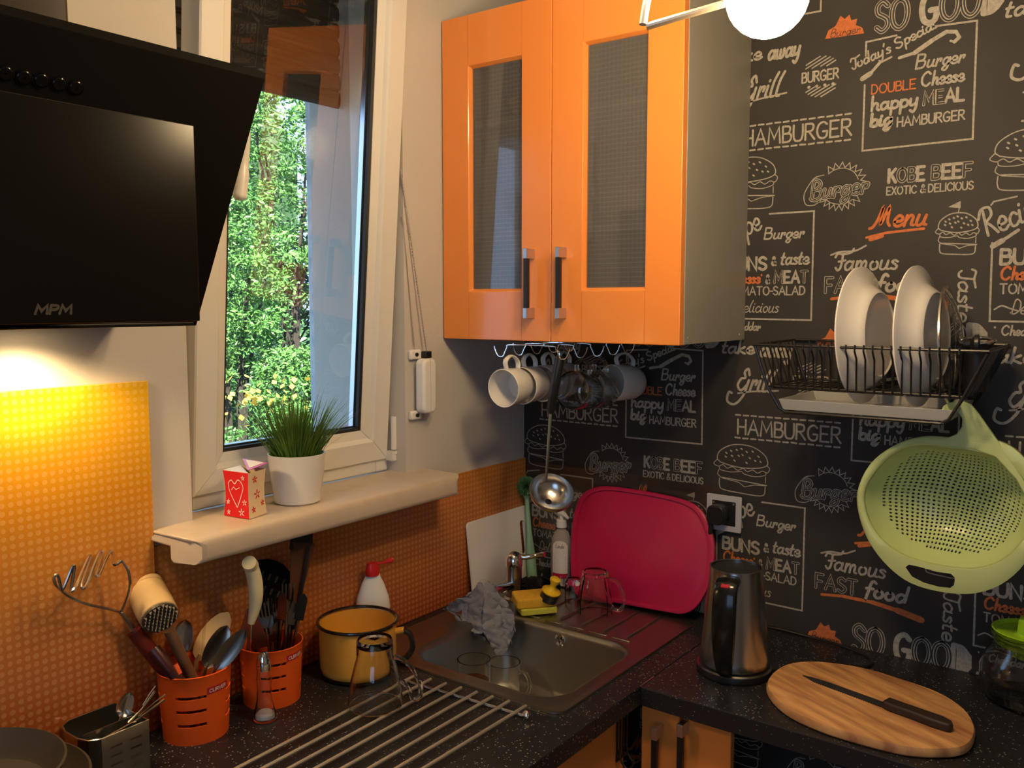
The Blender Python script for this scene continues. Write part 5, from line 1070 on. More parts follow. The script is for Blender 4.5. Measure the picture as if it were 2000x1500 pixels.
# black steel wool pile, soap tray
t = thing('soap_tray', 'black glossy tray with scourers behind the sponge', 'tray', (-.12, -.11, .003)); b = MB(); b.M = Matrix.Translation((-.125, -.125, .0045)) @ Matrix.Rotation(rad(-20), 4, 'Z'); b.ring(rrect(-.052, .052, -.045, .045, .014), rrect(-.047, .047, -.040, .040, .011), 0, .022); b.prism(rrect(-.048, .048, -.041, .041, .011), 0, .003); obj('tray', b, 'blackgl', t, bev=.0015)
random.seed(9); b = MB(); cw = Vector((-.125, -.115, .026)); pts = []
for i in range(260): a = i*.9; ph = random.uniform(0, pi); r = random.uniform(.6, 1); pts.append(cw+Vector((.034*r*sin(ph)*cos(a), .030*r*sin(ph)*sin(a), .017*r*cos(ph))))
b.tube(pts, .0007, 4); o = obj('steel_wool_scourer', b, 'iron'); tag(o, 'dark steel wool scourer heaped in the black tray', 'scourer', kind='stuff')
# small palm brush with yellow knob
bp_ = at(1076, 1162, 2.055); t = thing('scrubbing_brush', 'small scrubbing brush with bright yellow knob lying tilted', 'brush', bp_); ax = (at(1088, 1122, 2.04)-at(1070, 1155, 2.06)).normalized(); ax = Vector((.45, .25, .86)).normalized() if 0 else (ax*.8+Vector((0, 0, .3))).normalized(); b = MB(); b.M = frame(bp_+Vector((0, 0, .008)), ax, (1, 0, 0))
b.lathe([(.001, 0), (.022, 0), (.0225, .003), (.012, .007), (.0075, .014), (.0075, .022), (.012, .029), (.0125, .035), (.009, .038), (.001, .039)], 24); obj('knob', b, 'yellow_pl', t)
b = MB(); b.M = frame(bp_+Vector((0, 0, .008)), ax, (1, 0, 0)); b.lathe([(.020, -.001), (.021, -.022), (.001, -.024)], 20); o = obj('bristles', b, 'blackpl', t); o['kind'] = 'stuff'
# soap bottle
so = Vector((-.032, -.142, .0045)); t = thing('soap_bottle', 'pink liquid soap pump bottle with white label against the wallpaper', 'bottle', so); fa2 = atan2(CAM.y-so.y, CAM.x-so.x)
b = MB(); b.M = Matrix.Translation(so); b.lathe([(.001, 0), (.026, 0), (.0285, .004), (.0285, .095), (.026, .120), (.018, .138), (.0105, .145), (.0105, .150), (.001, .150)], 32, sx=.9); obj('bottle_body', b, mat('clear_plastic', (.72, .62, .58), .18, trans=.6, ior=1.2), t)
b = MB(); b.M = Matrix.Translation(so); b.lathe([(.001, .002), (.0285-.001, .004), (.0278, .080), (.001, .080)], 32, sx=.9); obj('liquid_soap', b, 'soapliq', t)
b = MB(); b.M = Matrix.Translation(so); b.lathe([(.0135, .150), (.0135, .168), (.012, .170), (.0055, .170), (.005, .182), (.001, .182)], 24); q = so+Vector((0, 0, .184)); dd = Vector((cos(fa2+.7), sin(fa2+.7), 0)); b.M = Matrix(); b.tube([q-dd*.010+Vector((0, 0, .001)), q+Vector((0, 0, .002)), q+dd*.012, q+dd*.026-Vector((0, 0, .007))], [.006, .0075, .0058, .0032], 12); obj('pump', b, 'white_pl', t)
def sl_(x, y, e):
    a = fa2-.2+x/.0285; r = .0292+e; return (so.x+r*.9*cos(a), so.y+r*sin(a), so.z+y)
ip = Ink(sl_); n = 10
for i in range(n):
    x0_, x1_ = -.021+.042*i/n, -.021+.042*(i+1)/n; f1 = lambda x: .100+.020*sqrt(max(0, 1-(x/.022)**2))
    ip.mb.add([sl_(x0_, .035, .0003), sl_(x1_, .035, .0003), sl_(x1_, f1(x1_), .0003), sl_(x0_, f1(x0_), .0003)], [(0, 1, 2, 3)], 1)
    ip.mb.add([sl_(x0_, .022, .0003), sl_(x1_, .022, .0003), sl_(x1_, .035, .0003), sl_(x0_, .035, .0003)], [(0, 1, 2, 3)], 2)
ip.text('1Linda', -.011, .101, .011, .0011, w=.022, slant=.1, e=.0008)
for y, w_ in ((.094, .009), (.088, .011), (.078, .015), (.072, .015), (.062, .016), (.056, .015), (.047, .016)): ip.stroke([(-w_, y), (w_, y)], .0006, 0, .0008)
ip.mb.add([sl_(.002, .004, .0006), sl_(.020, .004, .0006), sl_(.020, .028, .0006), sl_(.002, .028, .0006)], [(0, 1, 2, 3)], 1)
for k in range(8): x = .0042+k*.0019; ip.stroke([(x, .006), (x, .026)], .0005+(k % 3)*.0003, 0, .0012)
obj('soap_label', ip.mb, ['black_ink', 'paper', 'pink'], t, smooth=False, label='white and pink label with barcode')
# dish brush standing in the corner
q0 = Vector((-.045, -.060, .006)); q1 = onx(1029, 975, -.022); q2 = onx(1026, 945, -.034); t = thing('dish_brush', 'mint green long handled dish brush standing in the corner', 'brush', q0)
b = MB(); b.tube([q0, q0.lerp(q1, .25), q0.lerp(q1, .6), q1, q1+Vector((0, 0, .012))], [.013, .0125, .007, .0058, .012], 12); obj('brush_handle', b, 'mint', t)
random.seed(4); b = MB(); c0 = q1+Vector((0, 0, .014))
for i in range(1500):
    d = Vector((random.gauss(0, 1), random.gauss(0, 1), random.gauss(.45, .8))).normalized(); L = .027*random.uniform(.85, 1.05); s = d.orthogonal().normalized()*.0013; s.rotate(Matrix.Rotation(random.uniform(0, 6.28), 3, d)); k0_ = c0+Vector((0, 0, .020)); b.add([k0_+d*.006-s, k0_+d*.006+s, k0_+d*L+s, k0_+d*L-s], [(0, 1, 2, 3)])
o = obj('bristles', b, 'bristle', t, smooth=False); o['kind'] = 'stuff'
# magenta board leaning
pb = thing('cutting_board', 'large magenta plastic cutting board leaning against the chalkboard wall', 'board', (-.05, -.32, .003))
foot = onz(1320, 1203, .005); PM = Matrix.Translation((-.088, 0, .0045)) @ Matrix.Rotation(rad(15.5), 4, 'Y')
def onboard(px, py):
    o0 = PM.translation; nrm = PM.to_3x3() @ Vector((1, 0, 0)); d = ray(px, py); t_ = (o0-CAM).dot(nrm)/d.dot(nrm); return PM.inverted() @ (CAM+d*t_)
pxs = [(1165, 953), (1210, 953), (1300, 968), (1352, 984), (1378, 1010), (1395, 1060), (1394, 1110), (1383, 1150), (1362, 1185), (1335, 1200), (1300, 1196), (1210, 1180), (1140, 1168), (1120, 1145), (1116, 1090), (1120, 1020), (1135, 972)]
ol = [onboard(*q) for q in pxs]; ol = [(p.y, p.z) for p in ol]; zmin = min(p[1] for p in ol)
ol = [(v.x, v.y) for v in bez([(a, b_-zmin+.0005, 0) for a, b_ in ol], 4, True)]; cyx = sum(p[0] for p in ol)/len(ol); czx = sum(p[1] for p in ol)/len(ol)
PM2 = PM @ Matrix(((0, 0, 1, 0), (1, 0, 0, 0), (0, 1, 0, 0), (0, 0, 0, 1)))
def inset(k): return [(cyx+(a-cyx)*k, czx+(b_-czx)*k) for a, b_ in ol]
mb = MB(); mb.M = PM2; n = len(ol); loops = [(inset(1), .004), (inset(1), -.004), (inset(.985), -.006), (inset(.935), -.006), (inset(.925), -.0015), (inset(.895), -.0015), (inset(.88), -.003)]
vs = [(a, b_, z) for l, z in loops for a, b_ in l]; fs = [(k*n+j, k*n+(j+1) % n, (k+1)*n+(j+1) % n, (k+1)*n+j) for k in range(len(loops)-1) for j in range(n)]+[tuple(range(n)), tuple((len(loops)-1)*n+j for j in range(n))]
mb.add(vs, fs); obj('board', mb, 'pink', pb, angle=50)
# upturned glass mug and small glass on the drainer
def facet_mug(name, label, c, r0, r1, h, hd, n=14):
    t = thing(name, label, 'mug' if hd else 'glass', c); b = MB(); b.M = Matrix.Translation(c)
    prof = [(r0-.003, 0), (r0, .001), (r0*.98, h*.4), (r1*1.03, h*.85), (r1*.92, h-.003), (r1*.8, h), (.001, h-.001), (.001, h-.014), (r1*.8, h-.014), (r0*.9, h*.35), (r0-.003, 0)]
    b.lathe(prof, n*2); 
    for i, v in enumerate(b.v[:]):   # flutes
        p = Vector(v)-Vector(c); j_ = i % (n*2); k_ = .965 if (j_ % 2 and .004 < p.z < h-.004) else 1.; b.v[i] = (c[0]+p.x*k_, c[1]+p.y*k_, v[2])
    obj('glass_body', b, 'glass', t, angle=20)
    if hd:
        hd = Vector(hd).normalized(); C0 = Vector(c); b = MB(); b.tube(bez([C0+hd*r1+Vector((0, 0, h*.82)), C0+hd*(r0+.012)+Vector((0, 0, h*.72)), C0+hd*(r0+.026)+Vector((0, 0, h*.40)), C0+hd*(r0+.020)+Vector((0, 0, h*.10)), C0+hd*(r0+.004)+Vector((0, 0, h*.09)), C0+hd*(r0-.002)+Vector((0, 0, h*.18))], 5), .0042, 10); obj('mug_handle', b, 'glass', t)
    return t
facet_mug('glass_mug', 'upturned ribbed clear glass mug on the sink drainer', (-.168, -.325, .0068), .041, .033, .100, (.5, -.85, 0))
facet_mug('shot_glass', 'small thick clear glass beside the upturned ribbed mug', (-.135, -.245, .0068), .022, .020, .058, None, 8)
# mugs standing in the bowl
for c, lab_, teaz in (((-.478, -.213, -.1515), 'clear glass mug with dark tea left in the sink bowl', .078), ((-.402, -.236, -.1515), 'empty clear glass mug standing right of the tea mug in the sink', 0)):
    t = thing('glass_mug', lab_, 'mug', c); b = MB(); b.M = Matrix.Translation(c); hm = .122 if teaz else .096; b.lathe([(.001, 0), (.032, 0), (.034, .004), (.036, hm), (.0335, hm), (.0318, .008), (.001, .007)], 36); obj('glass_body', b, 'glass', t)
    if teaz: b = MB(); b.M = Matrix.Translation(c); b.lathe([(.001, .0075), (.0312, .0085), (.0322, teaz), (.001, teaz)], 30); obj('tea', b, 'tea', t)
    hd = Vector((-.72, -.69, 0)) if teaz else Vector((.35, -.93, 0)); C0 = Vector(c)+Vector((0, 0, .014 if teaz else 0)); b = MB(); b.tube(bez([C0+hd*.033+Vector((0, 0, .076)), C0+hd*.048+Vector((0, 0, .076)), C0+hd*.058+Vector((0, 0, .055)), C0+hd*.052+Vector((0, 0, .030)), C0+hd*.033+Vector((0, 0, .022))], 5), .0042, 10); obj('mug_handle', b, 'glass', t)
# grey cloth over the spout
rows_px = [[(922, 1158, 0), (932, 1142, 0), (944, 1133, 0), (958, 1138, 0), (972, 1158, 0)],
           [(900, 1170, -.01), (918, 1162, .01), (946, 1158, -.025), (972, 1166, .0), (988, 1178, .01)],
           [(882, 1178, -.01), (908, 1178, .015), (944, 1185, -.03), (976, 1185, .005), (1000, 1188, -.015)],
           [(864, 1190, -.005), (900, 1200, .02), (940, 1210, -.03), (980, 1205, .0), (1005, 1202, -.02)],
           [(884, 1196, .01), (905, 1218, .0), (942, 1228, -.035), (984, 1225, .0), (1005, 1222, -.02)],
           [(898, 1204, .015), (912, 1236, -.02), (946, 1240, -.025), (984, 1245, .0), (1000, 1246, -.01)],
           [(914, 1212, .02), (920, 1236, .0), (955, 1252, -.01), (980, 1268, -.005), (992, 1268, .0)],
           [(935, 1222, .02), (948, 1240, .01), (962, 1262, .0), (974, 1288, .0), (986, 1276, .0)]]
ct = MB(); rows = []
for i, r_ in enumerate(rows_px):
    D0 = 2.044-.004*i; rows.append([at(x, y, D0+dd_*.8-.02+max(0, 910-x)*.0006) for x, y, dd_ in r_])
ct.grid(rows); cl2 = obj('dish_cloth', ct, 'cloth', sub=3, solid=.0022); tag(cl2, 'crumpled grey dish cloth draped over the faucet spout', 'cloth')
tx = bpy.data.textures.new('folds', 'CLOUDS'); tx.noise_scale = .022; dm = cl2.modifiers.new('folds', 'DISPLACE'); dm.texture = tx; dm.strength = .024; dm.mid_level = .5; dm.texture_coords = 'GLOBAL'

# ------------------------------------------------------------------ wall socket with plug
sk_ = thing('wall_socket', 'silver framed wall socket behind the kettle', 'socket', (-.004, -.565, .245)); a0, a1 = onx(1381, 966, -.009), onx(1447, 1046, -.009)
y1, y0, z1, z0 = a0.y, a1.y, .289, .206
b = MB(); b.M = Matrix(((0, 0, 1, 0), (1, 0, 0, 0), (0, 1, 0, 0), (0, 0, 0, 1))); b.ring(rrect(y0, y1, z0, z1, .003), rrect(y0+.014, y1-.014, z0+.014, z1-.014, .003), -.010, -.0062); obj('frame_plate', b, 'frame_silver', sk_, smooth=False, bev=.001)
b = MB(); b.box(-.011, -.0065, y0+.0135, y1-.0135, z0+.0135, z1-.0135); obj('socket_insert', b, 'blackpl', sk_, smooth=False, bev=.001)
b = MB()
for y, z in ((y0+.018, z1-.018), (y1-.018, z1-.018)): b.tube([(-.0108, y, z), (-.0125, y, z)], .0026, 10)
o = obj('screws', b, 'alu', sk_); o['kind'] = 'stuff'
pc_ = Vector((-.028, (y0+y1)/2+.006, .250)); t = thing('power_plug', 'black angled power plug with cord going down behind the kettle', 'plug', pc_)
b = MB(); b.M = Matrix(((0, 0, 1, 0), (1, 0, 0, 0), (0, 1, 0, 0), (0, 0, 0, 1))); b.prism(rrect(pc_.y-.021, pc_.y+.021, .226, .270, .014), -.046, -.0112); obj('plug_body', b, 'blackpl', t, bev=.003)
b = MB(); b.tube(bez([(-.036, pc_.y+.012, .230), (-.036, pc_.y+.014, .205), (-.032, pc_.y+.012, .15), (-.030, pc_.y+.005, .08), (-.030, pc_.y-.01, .02), (-.035, pc_.y-.04, .0045)], 5), [.0055]*6+[.0034]*20, 8); obj('cord', b, 'blackpl', t)
# cord lying on the worktop
cds = [(1385, 1190), (1500, 1222), (1560, 1238), (1640, 1260), (1688, 1279), (1703, 1293), (1690, 1302), (1650, 1300), (1590, 1296), (1520, 1300)]
cp_ = [onz(x, y, .0045) for x, y in cds]; cp_[0] = Vector((-.035, pc_.y-.04, .0045)); cp_[-1] = Vector((-.235, -.775, .0045))
for q in cp_: q.x = min(q.x, -.010)
CORD = MB(); CORD.tube(bez(cp_, 6), .0032, 8)

# ------------------------------------------------------------------ kettle
kc = Vector((-.272, -.709, .0005)); kb = thing('kettle_stand', 'round black power base under the steel kettle', 'base', kc); b = MB(); b.M = Matrix.Translation(kc); b.lathe([(.001, 0), (.072, 0), (.0735, .004), (.071, .014), (.064, .018), (.001, .018)], 48); obj('base_plate', b, 'blackpl', kb); obj('cord', CORD, 'blackpl', kb)
b = MB(); b.M = Matrix.Translation(kc); b.lathe([(.0715, .0125), (.0725, .0145), (.0690, .0165)], 48); obj('trim_ring', b, 'steelb', kb)
kt = thing('kettle', 'tall brushed steel electric kettle with black handle', 'kettle', kc+Vector((0, 0, .0195))); b = MB(); b.M = Matrix.Translation(kc); b.lathe([(.001, .0192), (.0655, .0192), (.0672, .024), (.0662, .035), (.0515, .200), (.0512, .212), (.048, .212), (.048, .205), (.001, .204)], 56); obj('kettle_body', b, 'steelb', kt, angle=60)
b = MB(); b.M = Matrix.Translation(kc); b.lathe([(.0478, .2055), (.046, .209), (.001, .2095)], 40); obj('lid', b, 'blackpl', kt)
# spout lip away from the viewer, handle towards the viewer
hd = ((CAM-kc)*Vector((1, 1, 0))).normalized(); hd.rotate(Matrix.Rotation(rad(-13), 3, 'Z')); sd_ = Vector((-hd.y, hd.x, 0))
b = MB(); vs = []; 
prf = [(.052, .198, .021), (.074, .196, .022), (.086, .180, .0225), (.092, .150, .0230), (.093, .110, .0225), (.089, .065, .0195), (.082, .034, .0150), (.072, .026, .0135), (.064, .026, .0130)]
pts = bez([(r, z, w_) for r, z, w_ in prf], 5); n = len(pts); M8 = 12
for i, p in enumerate(pts):
    a_ = pts[max(0, i-1)]; c_ = pts[min(n-1, i+1)]; tg = Vector((c_.x-a_.x, c_.y-a_.y)).normalized(); nr = Vector((tg.y, -tg.x))*-1
    for j in range(M8):
        q = 2*pi*j/M8; cc_ = abs(cos(q))**.6*(1 if cos(q) > 0 else -1); ss_ = abs(sin(q))**.6*(1 if sin(q) > 0 else -1); rad_ = p.x+nr.x*.0095*cc_; zz_ = p.y+nr.y*.0095*cc_
        vs.append(kc+hd*rad_+Vector((0, 0, zz_))+sd_*p.z*ss_)
fs = [(i*M8+j, i*M8+(j+1) % M8, (i+1)*M8+(j+1) % M8, (i+1)*M8+j) for i in range(n-1) for j in range(M8)]+[tuple(range(M8)), tuple((n-1)*M8+j for j in range(M8))]
b.add(vs, fs); obj('kettle_handle', b, mat('handle_black', (.008, .008, .008), .16), kt)
b = MB(); q = kc+hd*.085+Vector((0, 0, .196)); b.M = frame(q, (hd*.5+Vector((0, 0, .8))), sd_); b.prism(rrect(-.008, .008, -.005, .005, .002), -.002, .003); obj('switch', b, 'label_red', kt, bev=.001)

# ------------------------------------------------------------------ bamboo board and bread knife
bb_c = onz(1700, 1375, .018); bo = thing('cutting_board', 'oval bamboo cutting board on the worktop holding a bread knife', 'board', (bb_c.x, bb_c.y, .0005))
pl_ = [(1497, 1338), (1512, 1310), (1545, 1294), (1600, 1291), (1680, 1302), (1760, 1325), (1835, 1352), (1885, 1385), (1905, 1420), (1895, 1450), (1860, 1462), (1780, 1460), (1690, 1440), (1600, 1412), (1530, 1378)]
ol2 = bez([onz(x, y, .0185) for x, y in pl_], 4, True); ctr = Vector((sum(v.x for v in ol2)/len(ol2), sum(v.y for v in ol2)/len(ol2), 0))
o2 = [(v.x-ctr.x, v.y-ctr.y) for v in ol2]; da = max(o2, key=lambda p: p[0]**2+p[1]**2); ang = atan2(da[1], da[0]); ca, sa = cos(-ang), sin(-ang); o3 = [(x*ca-y*sa, x*sa+y*ca) for x, y in o2]
def ins(k): return [(x*k, y*k) for x, y in o3]
mb = MB(); n = len(o3); loops = [(ins(.965), 0), (ins(.995), .004), (ins(1), .012), (ins(.985), .0175), (ins(.965), .0185)]
vs = [(x, y, z) for l, z in loops for x, y in l]; fs = [(k*n+j, k*n+(j+1) % n, (k+1)*n+(j+1) % n, (k+1)*n+j) for k in range(len(loops)-1) for j in range(n)]+[tuple(range(n)), tuple((len(loops)-1)*n+j for j in range(n))]
mb.add(vs, fs); ORG_keep = ORG[bo.name]; bo.location = (ctr.x, ctr.y, .0005); bo.rotation_euler = (0, 0, ang); obj('board', mb, 'bamboo', bo, local=True)
k0, k1, k2 = onz(1568, 1319, .0205), onz(1729, 1378, .0205), onz(1860, 1424, .026)
kn = thing('bread_knife', 'serrated bread knife with black handle lying on bamboo board', 'knife', ((k0+k2)/2).xy.to_3d()+Vector((0, 0, .019))); ax = (k1-k0); ax.z = 0; L = ax.length; fr_ = frame(Vector((k0.x, k0.y, .0195)), (0, 0, 1), ax)
mb = MB(); mb.M = fr_; top_ = [(0, 0), (.018, .0055), (.05, .009), (L+.01, .0105)]; bot = [(L+.01, -.0105)]; nt_ = 34
for i in range(nt_, 0, -1): x = .012+(L-.012)*i/nt_; bot += [(x, -.0105*min(1, x/.03)), (x-(L-.012)/nt_*.5, -.0080*min(1, x/.03))]
mb.prism(top_[:1]+bot[::-1]+top_[:0:-1], 0, .0018); obj('blade', mb, mat('dark_blade', (.10, .10, .11), .38, metal=.8), kn, smooth=False)
L2 = ((k2-k1)*Vector((1, 1, 0))).length; mb = MB(); mb.M = fr_; hl = [(L, -.0125), (L+.012, -.0155), (L+.05, -.0145), (L+L2*.75, -.0165), (L+L2-.004, -.0135), (L+L2, -.004), (L+L2-.008, .008), (L+L2*.8, .0135), (L+.04, .0120), (L, .0120)]
mb.prism(hl, -.0008, .0145); obj('knife_handle', mb, mat('brown_black_grip', (.028, .016, .013), .5), kn, bev=.004, seg=3)

# ------------------------------------------------------------------ glass jar with lime lid at the right edge
jr = Vector((-.085, -1.196, .0005)); t = thing('glass_blender_jar', 'round clear glass jar with lime green lid at the right edge', 'jar', jr); t.name = 'glass_jar'; ORG[t.name] = Vector(jr)
b = MB(); b.M = Matrix.Translation(jr); b.lathe([(.001, 0), (.060, 0), (.072, .008), (.082, .035), (.083, .060), (.074, .085), (.062, .098), (.060, .112), (.068, .128), (.066, .129), (.057, .112), (.059, .098), (.071, .084), (.080, .060), (.079, .036), (.069, .010), (.001, .004)], 48); obj('jar_body', b, 'glass', t)
b = MB(); b.M = Matrix.Translation(jr); b.lathe([(.058, .108), (.058, .116), (.064, .121), (.001, .124)], 40); b.lathe([(.030, .085), (.030, .108)], 24); obj('inner_seal', b, mat('green_clear', (.35, .6, .05), .2, trans=.6), t)
b = MB(); b.M = Matrix.Translation(jr+Vector((0, 0, .122))); b.lathe([(.001, 0), (.034, 0), (.034, .004), (.027, .006), (.025, .032), (.023, .034), (.001, .034)], 6); obj('lid_knob', b, 'lime', t, smooth=False, bev=.002)
b = MB(); b.M = Matrix.Translation(jr+Vector((0, 0, .122))); b.lathe([(.030, .001), (.060, .004), (.066, .012), (.064, .013), (.058, .007), (.030, .004)], 40); obj('lid_rim', b, 'lime', t)

# ------------------------------------------------------------------ wall dish rack
DX0, DX1 = -.008, -.245
ra = onx(1472, 674, DX1); rb_ = onx(1503, 758, DX1+.02); rc = onx(1950, 692, DX1); rd = onx(1888, 772, DX1+.02)
dr = thing('dish_rack', 'black wire dish rack hung on the chalkboard wall', 'rack', (-.12, -.92, .54))
yA, yB, zT, zB = ra.y, -1.126, .646, .566
yA2, yB2 = rb_.y, -1.090
def wire(name, pts, r, m='wire_black', n=6, closed=False):
    b = MB(); b.tube(pts, r, n, closed); return obj(name, b, m, dr)
wire('top_rim', [(DX1, yA, zT), (DX1, yB, zT), (DX0, yB, zT+.002), (DX0, yA, zT+.002)], .0026, closed=True, n=8)
wire('bottom_rim', [(DX1+.02, yA2, zB), (DX1+.02, yB2, zB), (DX0-.01, yB2, zB), (DX0-.01, yA2, zB)], .0024, closed=True, n=8)
nW = 22
for i in range(nW):
    y = yA2+(yB2-yA2)*(i+.5)/nW; yt_ = y
    b = MB(); b.tube([(DX1-.002, yt_, zT+.005), (DX1-.003, yt_, zT-.006), (DX1+.012, y, zT-.022), (DX1+.018, y, zB-.003), (DX1+.05, y, zB-.003), (DX0-.012, y, zB-.003), (DX0-.012, y, zT+.004)], .0018, 6); obj('wire', b, 'wire_black', dr)
for i in range(9):
    f_ = (i+.5)/9; x = DX1+.02+(DX0-.01-DX1-.02)*f_
    for ya, yb_ in ((yA, yA2), (yB, yB2)): b = MB(); b.tube([(x-.004, ya, zT+.004), (x, yb_, zB-.003)], .0014, 5); obj('wire', b, 'wire_black', dr)
for x in (-.20, -.14, -.08, -.03): wire('floor_wire', [(x, yA2, zB-.005), (x, yB2, zB-.005)], .0016)
# side hangers that carry the tray
for ya, yb_, s_ in ((yA-.0, yA2-.022, 1), (yB+.0, yB2+.022, -1)):
    b = MB()
    for x in (DX1+.004, DX0-.012): b.tube([(x, ya, zT), (x+.004*(x < -.1), yA2 if s_ > 0 else yB2, zB), (x+.01*(x < -.1), yb_, zB-.040), (x+.012*(x < -.1), yb_-.012*s_, zB-.048)], .0030, 8)
    b.tube([(DX1+.016, yb_-.012*s_, zB-.048), (DX0-.012, yb_-.012*s_, zB-.048)], .0030, 8); obj('hanger', b, 'wire_black', dr)
b = MB(); b.tube([(DX1+.016, yA2-.030, zB-.048), (DX1+.016, yB2+.030, zB-.048)], .0030, 8); obj('tray_rail', b, 'wire_black', dr)
ty0, ty1 = yA2-.018, yB2+.016; b = MB(); tx0, tx1 = DX1+.020, DX0-.016
lo = [([(tx0+.006, ty0-.008), (tx1-.004, ty0-.008), (tx1-.004, ty1+.008), (tx0+.006, ty1+.008)], -.045), ([(tx0, ty0), (tx1, ty0), (tx1, ty1), (tx0, ty1)], -.024), ([(tx0+.002, ty0-.003), (tx1-.002, ty0-.003), (tx1-.002, ty1+.003), (tx0+.002, ty1+.003)], -.024), ([(tx0+.008, ty0-.010), (tx1-.006, ty0-.010), (tx1-.006, ty1+.010), (tx0+.008, ty1+.010)], -.042)]
vs = [(x, y, zB+z) for l, z in lo for x, y in l]; fs = [(k*4+j, k*4+(j+1) % 4, (k+1)*4+(j+1) % 4, (k+1)*4+j) for k in range(3) for j in range(4)]+[(0, 1, 2, 3), (12, 13, 14, 15)]; b.add(vs, fs)
tr_ = obj('drip_tray', b, mat('grey_tray', (.40, .40, .38), .3), smooth=False, bev=.002); tag(tr_, 'grey plastic drip tray hanging below the dish rack', 'tray')
b = MB(); b.tube(bez([(-.03, -.955, zB), (-.03, -.957, zB+.12), (-.03, -.962, zB+.155), (-.03, -.972, zB+.155), (-.03, -.975, zB+.12), (-.03, -.975, zB)], 4), .0022, 6); obj('divider_loop', b, 'wire_black', dr)
def plate(name, label, c, R, leany, yaw, m='ceramic', grp=None):
    t = thing(name, label, 'plate', c, grp); nz = Vector((sin(rad(yaw)), cos(rad(yaw)), leany)).normalized(); b = MB(); b.M = frame(c, nz, (0, 0, 1))
    b.lathe([(.001, 0), (R*.58, 0), (R*.66, .006), (R*.73, .018), (R*.96, .0270), (R, .0285), (R*1.0, .026), (R*.94, .0225), (R*.75, .0140), (R*.68, .002), (R*.63, -.0055), (R*.605, -.0070), (R*.59, -.0040), (.001, -.0030)], 80); obj('plate_body', b, m, t, angle=40); return t
c1 = onx(1713, 660, -.128); c2 = onx(1824, 656, -.128)
plate('dinner_plate', 'white dinner plate standing in the left slot of the rack', (-.128, c1.y, zB+.100), .131, -.05, 6, grp='white plates in the dish rack')
plate('dinner_plate', 'white dinner plate standing in the middle of the rack', (-.128, c2.y, zB+.100), .131, -.05, 6, grp='white plates in the dish rack')
lc = onx(1852, 680, -.13); t = thing('glass_cover', 'round clear glass pot lid with steel rim right of the plates', 'lid', lc); nz = Vector((.04, -1, .07)).normalized(); Rl = .104; fr_ = frame(Vector((-.13, lc.y, zB+.084)), nz, (0, 0, 1))
b = MB(); b.M = fr_; b.lathe([(.008, .026), (Rl*.4, .022), (Rl*.75, .012), (Rl, .0), (Rl, -.002), (Rl*.75, .010), (Rl*.4, .020), (.008, .024)], 56); obj('lid_glass', b, 'glass', t)
b = MB(); b.M = fr_; b.tube([((Rl+.001)*cos(a*pi/28), (Rl+.001)*sin(a*pi/28), 0) for a in range(56)], .0028, 6, closed=True); obj('lid_rim', b, 'steel', t)
b = MB(); b.M = fr_; b.lathe([(.001, .024), (.010, .026), (.008, .036), (.017, .044), (.017, .050), (.001, .052)], 24); obj('lid_knob', b, 'blackpl', t)
# black holder with steel ring
hc_ = onx(1905, 730, -.10); t = thing('steel_rimmed_mug', 'black mug with shiny steel rim at the right end of rack', 'mug', (-.10, -1.088, zB)); t.name = 'black_mug'; ORG[t.name] = Vector((-.10, -1.088, zB)); b = MB(); b.M = Matrix.Translation((-.10, -1.086, zB+.001)); b.lathe([(.001, 0), (.021, 0), (.027, .088), (.0255, .088), (.020, .004), (.001, .004)], 32); obj('mug_body', b, 'blackpl', t)
b = MB(); b.M = Matrix.Translation((-.10, -1.086, zB+.092)) @ Matrix.Rotation(rad(-9), 4, 'Y'); b.tube([(.0275*cos(a*pi/20), .0275*sin(a*pi/20), 0) for a in range(40)], .0036, 8, closed=True); obj('rim', b, 'chrome', t)

# ------------------------------------------------------------------ colander hanging from the rack corner
co = thing('colander', 'pale green plastic colander hanging from the dish rack corner', 'colander', (-.15, -1.06, .35))
px_ = -.150
cnt = onx(1838, 1000, px_)
# rim plane tips a little; local u = along wall to the right (-y), v = up
def cpt(px, py, dx=0.): return onx(px, py, px_+dx)
rimo = [(1676, 960), (1680, 1010), (1700, 1060), (1735, 1105), (1780, 1138), (1840, 1155), (1900, 1158), (1955, 1140), (2000, 1100), (2030, 1040), (2038, 985), (2025, 935), (1990, 885), (1940, 860), (1860, 856), (1800, 854), (1745, 872), (1700, 908)]
rimi = [(1686, 962), (1692, 1008), (1716, 1050), (1755, 1081), (1802, 1099), (1852, 1109), (1907, 1112), (1955, 1098), (1990, 1068), (2012, 1035), (2018, 985), (2003, 938), (1965, 900), (1915, 882), (1860, 874), (1795, 868), (1745, 885), (1708, 920)]
ro = bez([cpt(*q) for q in rimo], 4, True); ri = bez([cpt(*q) for q in rimi], 4, True); n = len(ro); cI = sum(ri, Vector())/n
mb = MB(); loops = [[p+Vector((.010, 0, 0)) for p in ro], [p+Vector((.0, 0, 0)) for p in ro], [p.lerp(q, .35)+Vector((-.003, 0, 0)) for p, q in zip(ro, ri)], [p+Vector((-.001, 0, 0)) for p in ri], [cI+(p-cI)*.985+Vector((.004, 0, 0)) for p in ri]]
base_n = 4; vs = []; fs = []
for l in loops[:base_n+1]: vs += l
for k in range(base_n): 
    for j in range(n): fs.append((k*n+j, k*n+(j+1) % n, (k+1)*n+(j+1) % n, (k+1)*n+j))
mb.add(vs, fs); rim = obj('rim', mb, 'colander', co, angle=60, solid=.0024)
slot = [(1769, 1107), (1776, 1102), (1795, 1106), (1830, 1116), (1858, 1120), (1866, 1128), (1864, 1142), (1856, 1148), (1835, 1146), (1805, 1138), (1782, 1126)]
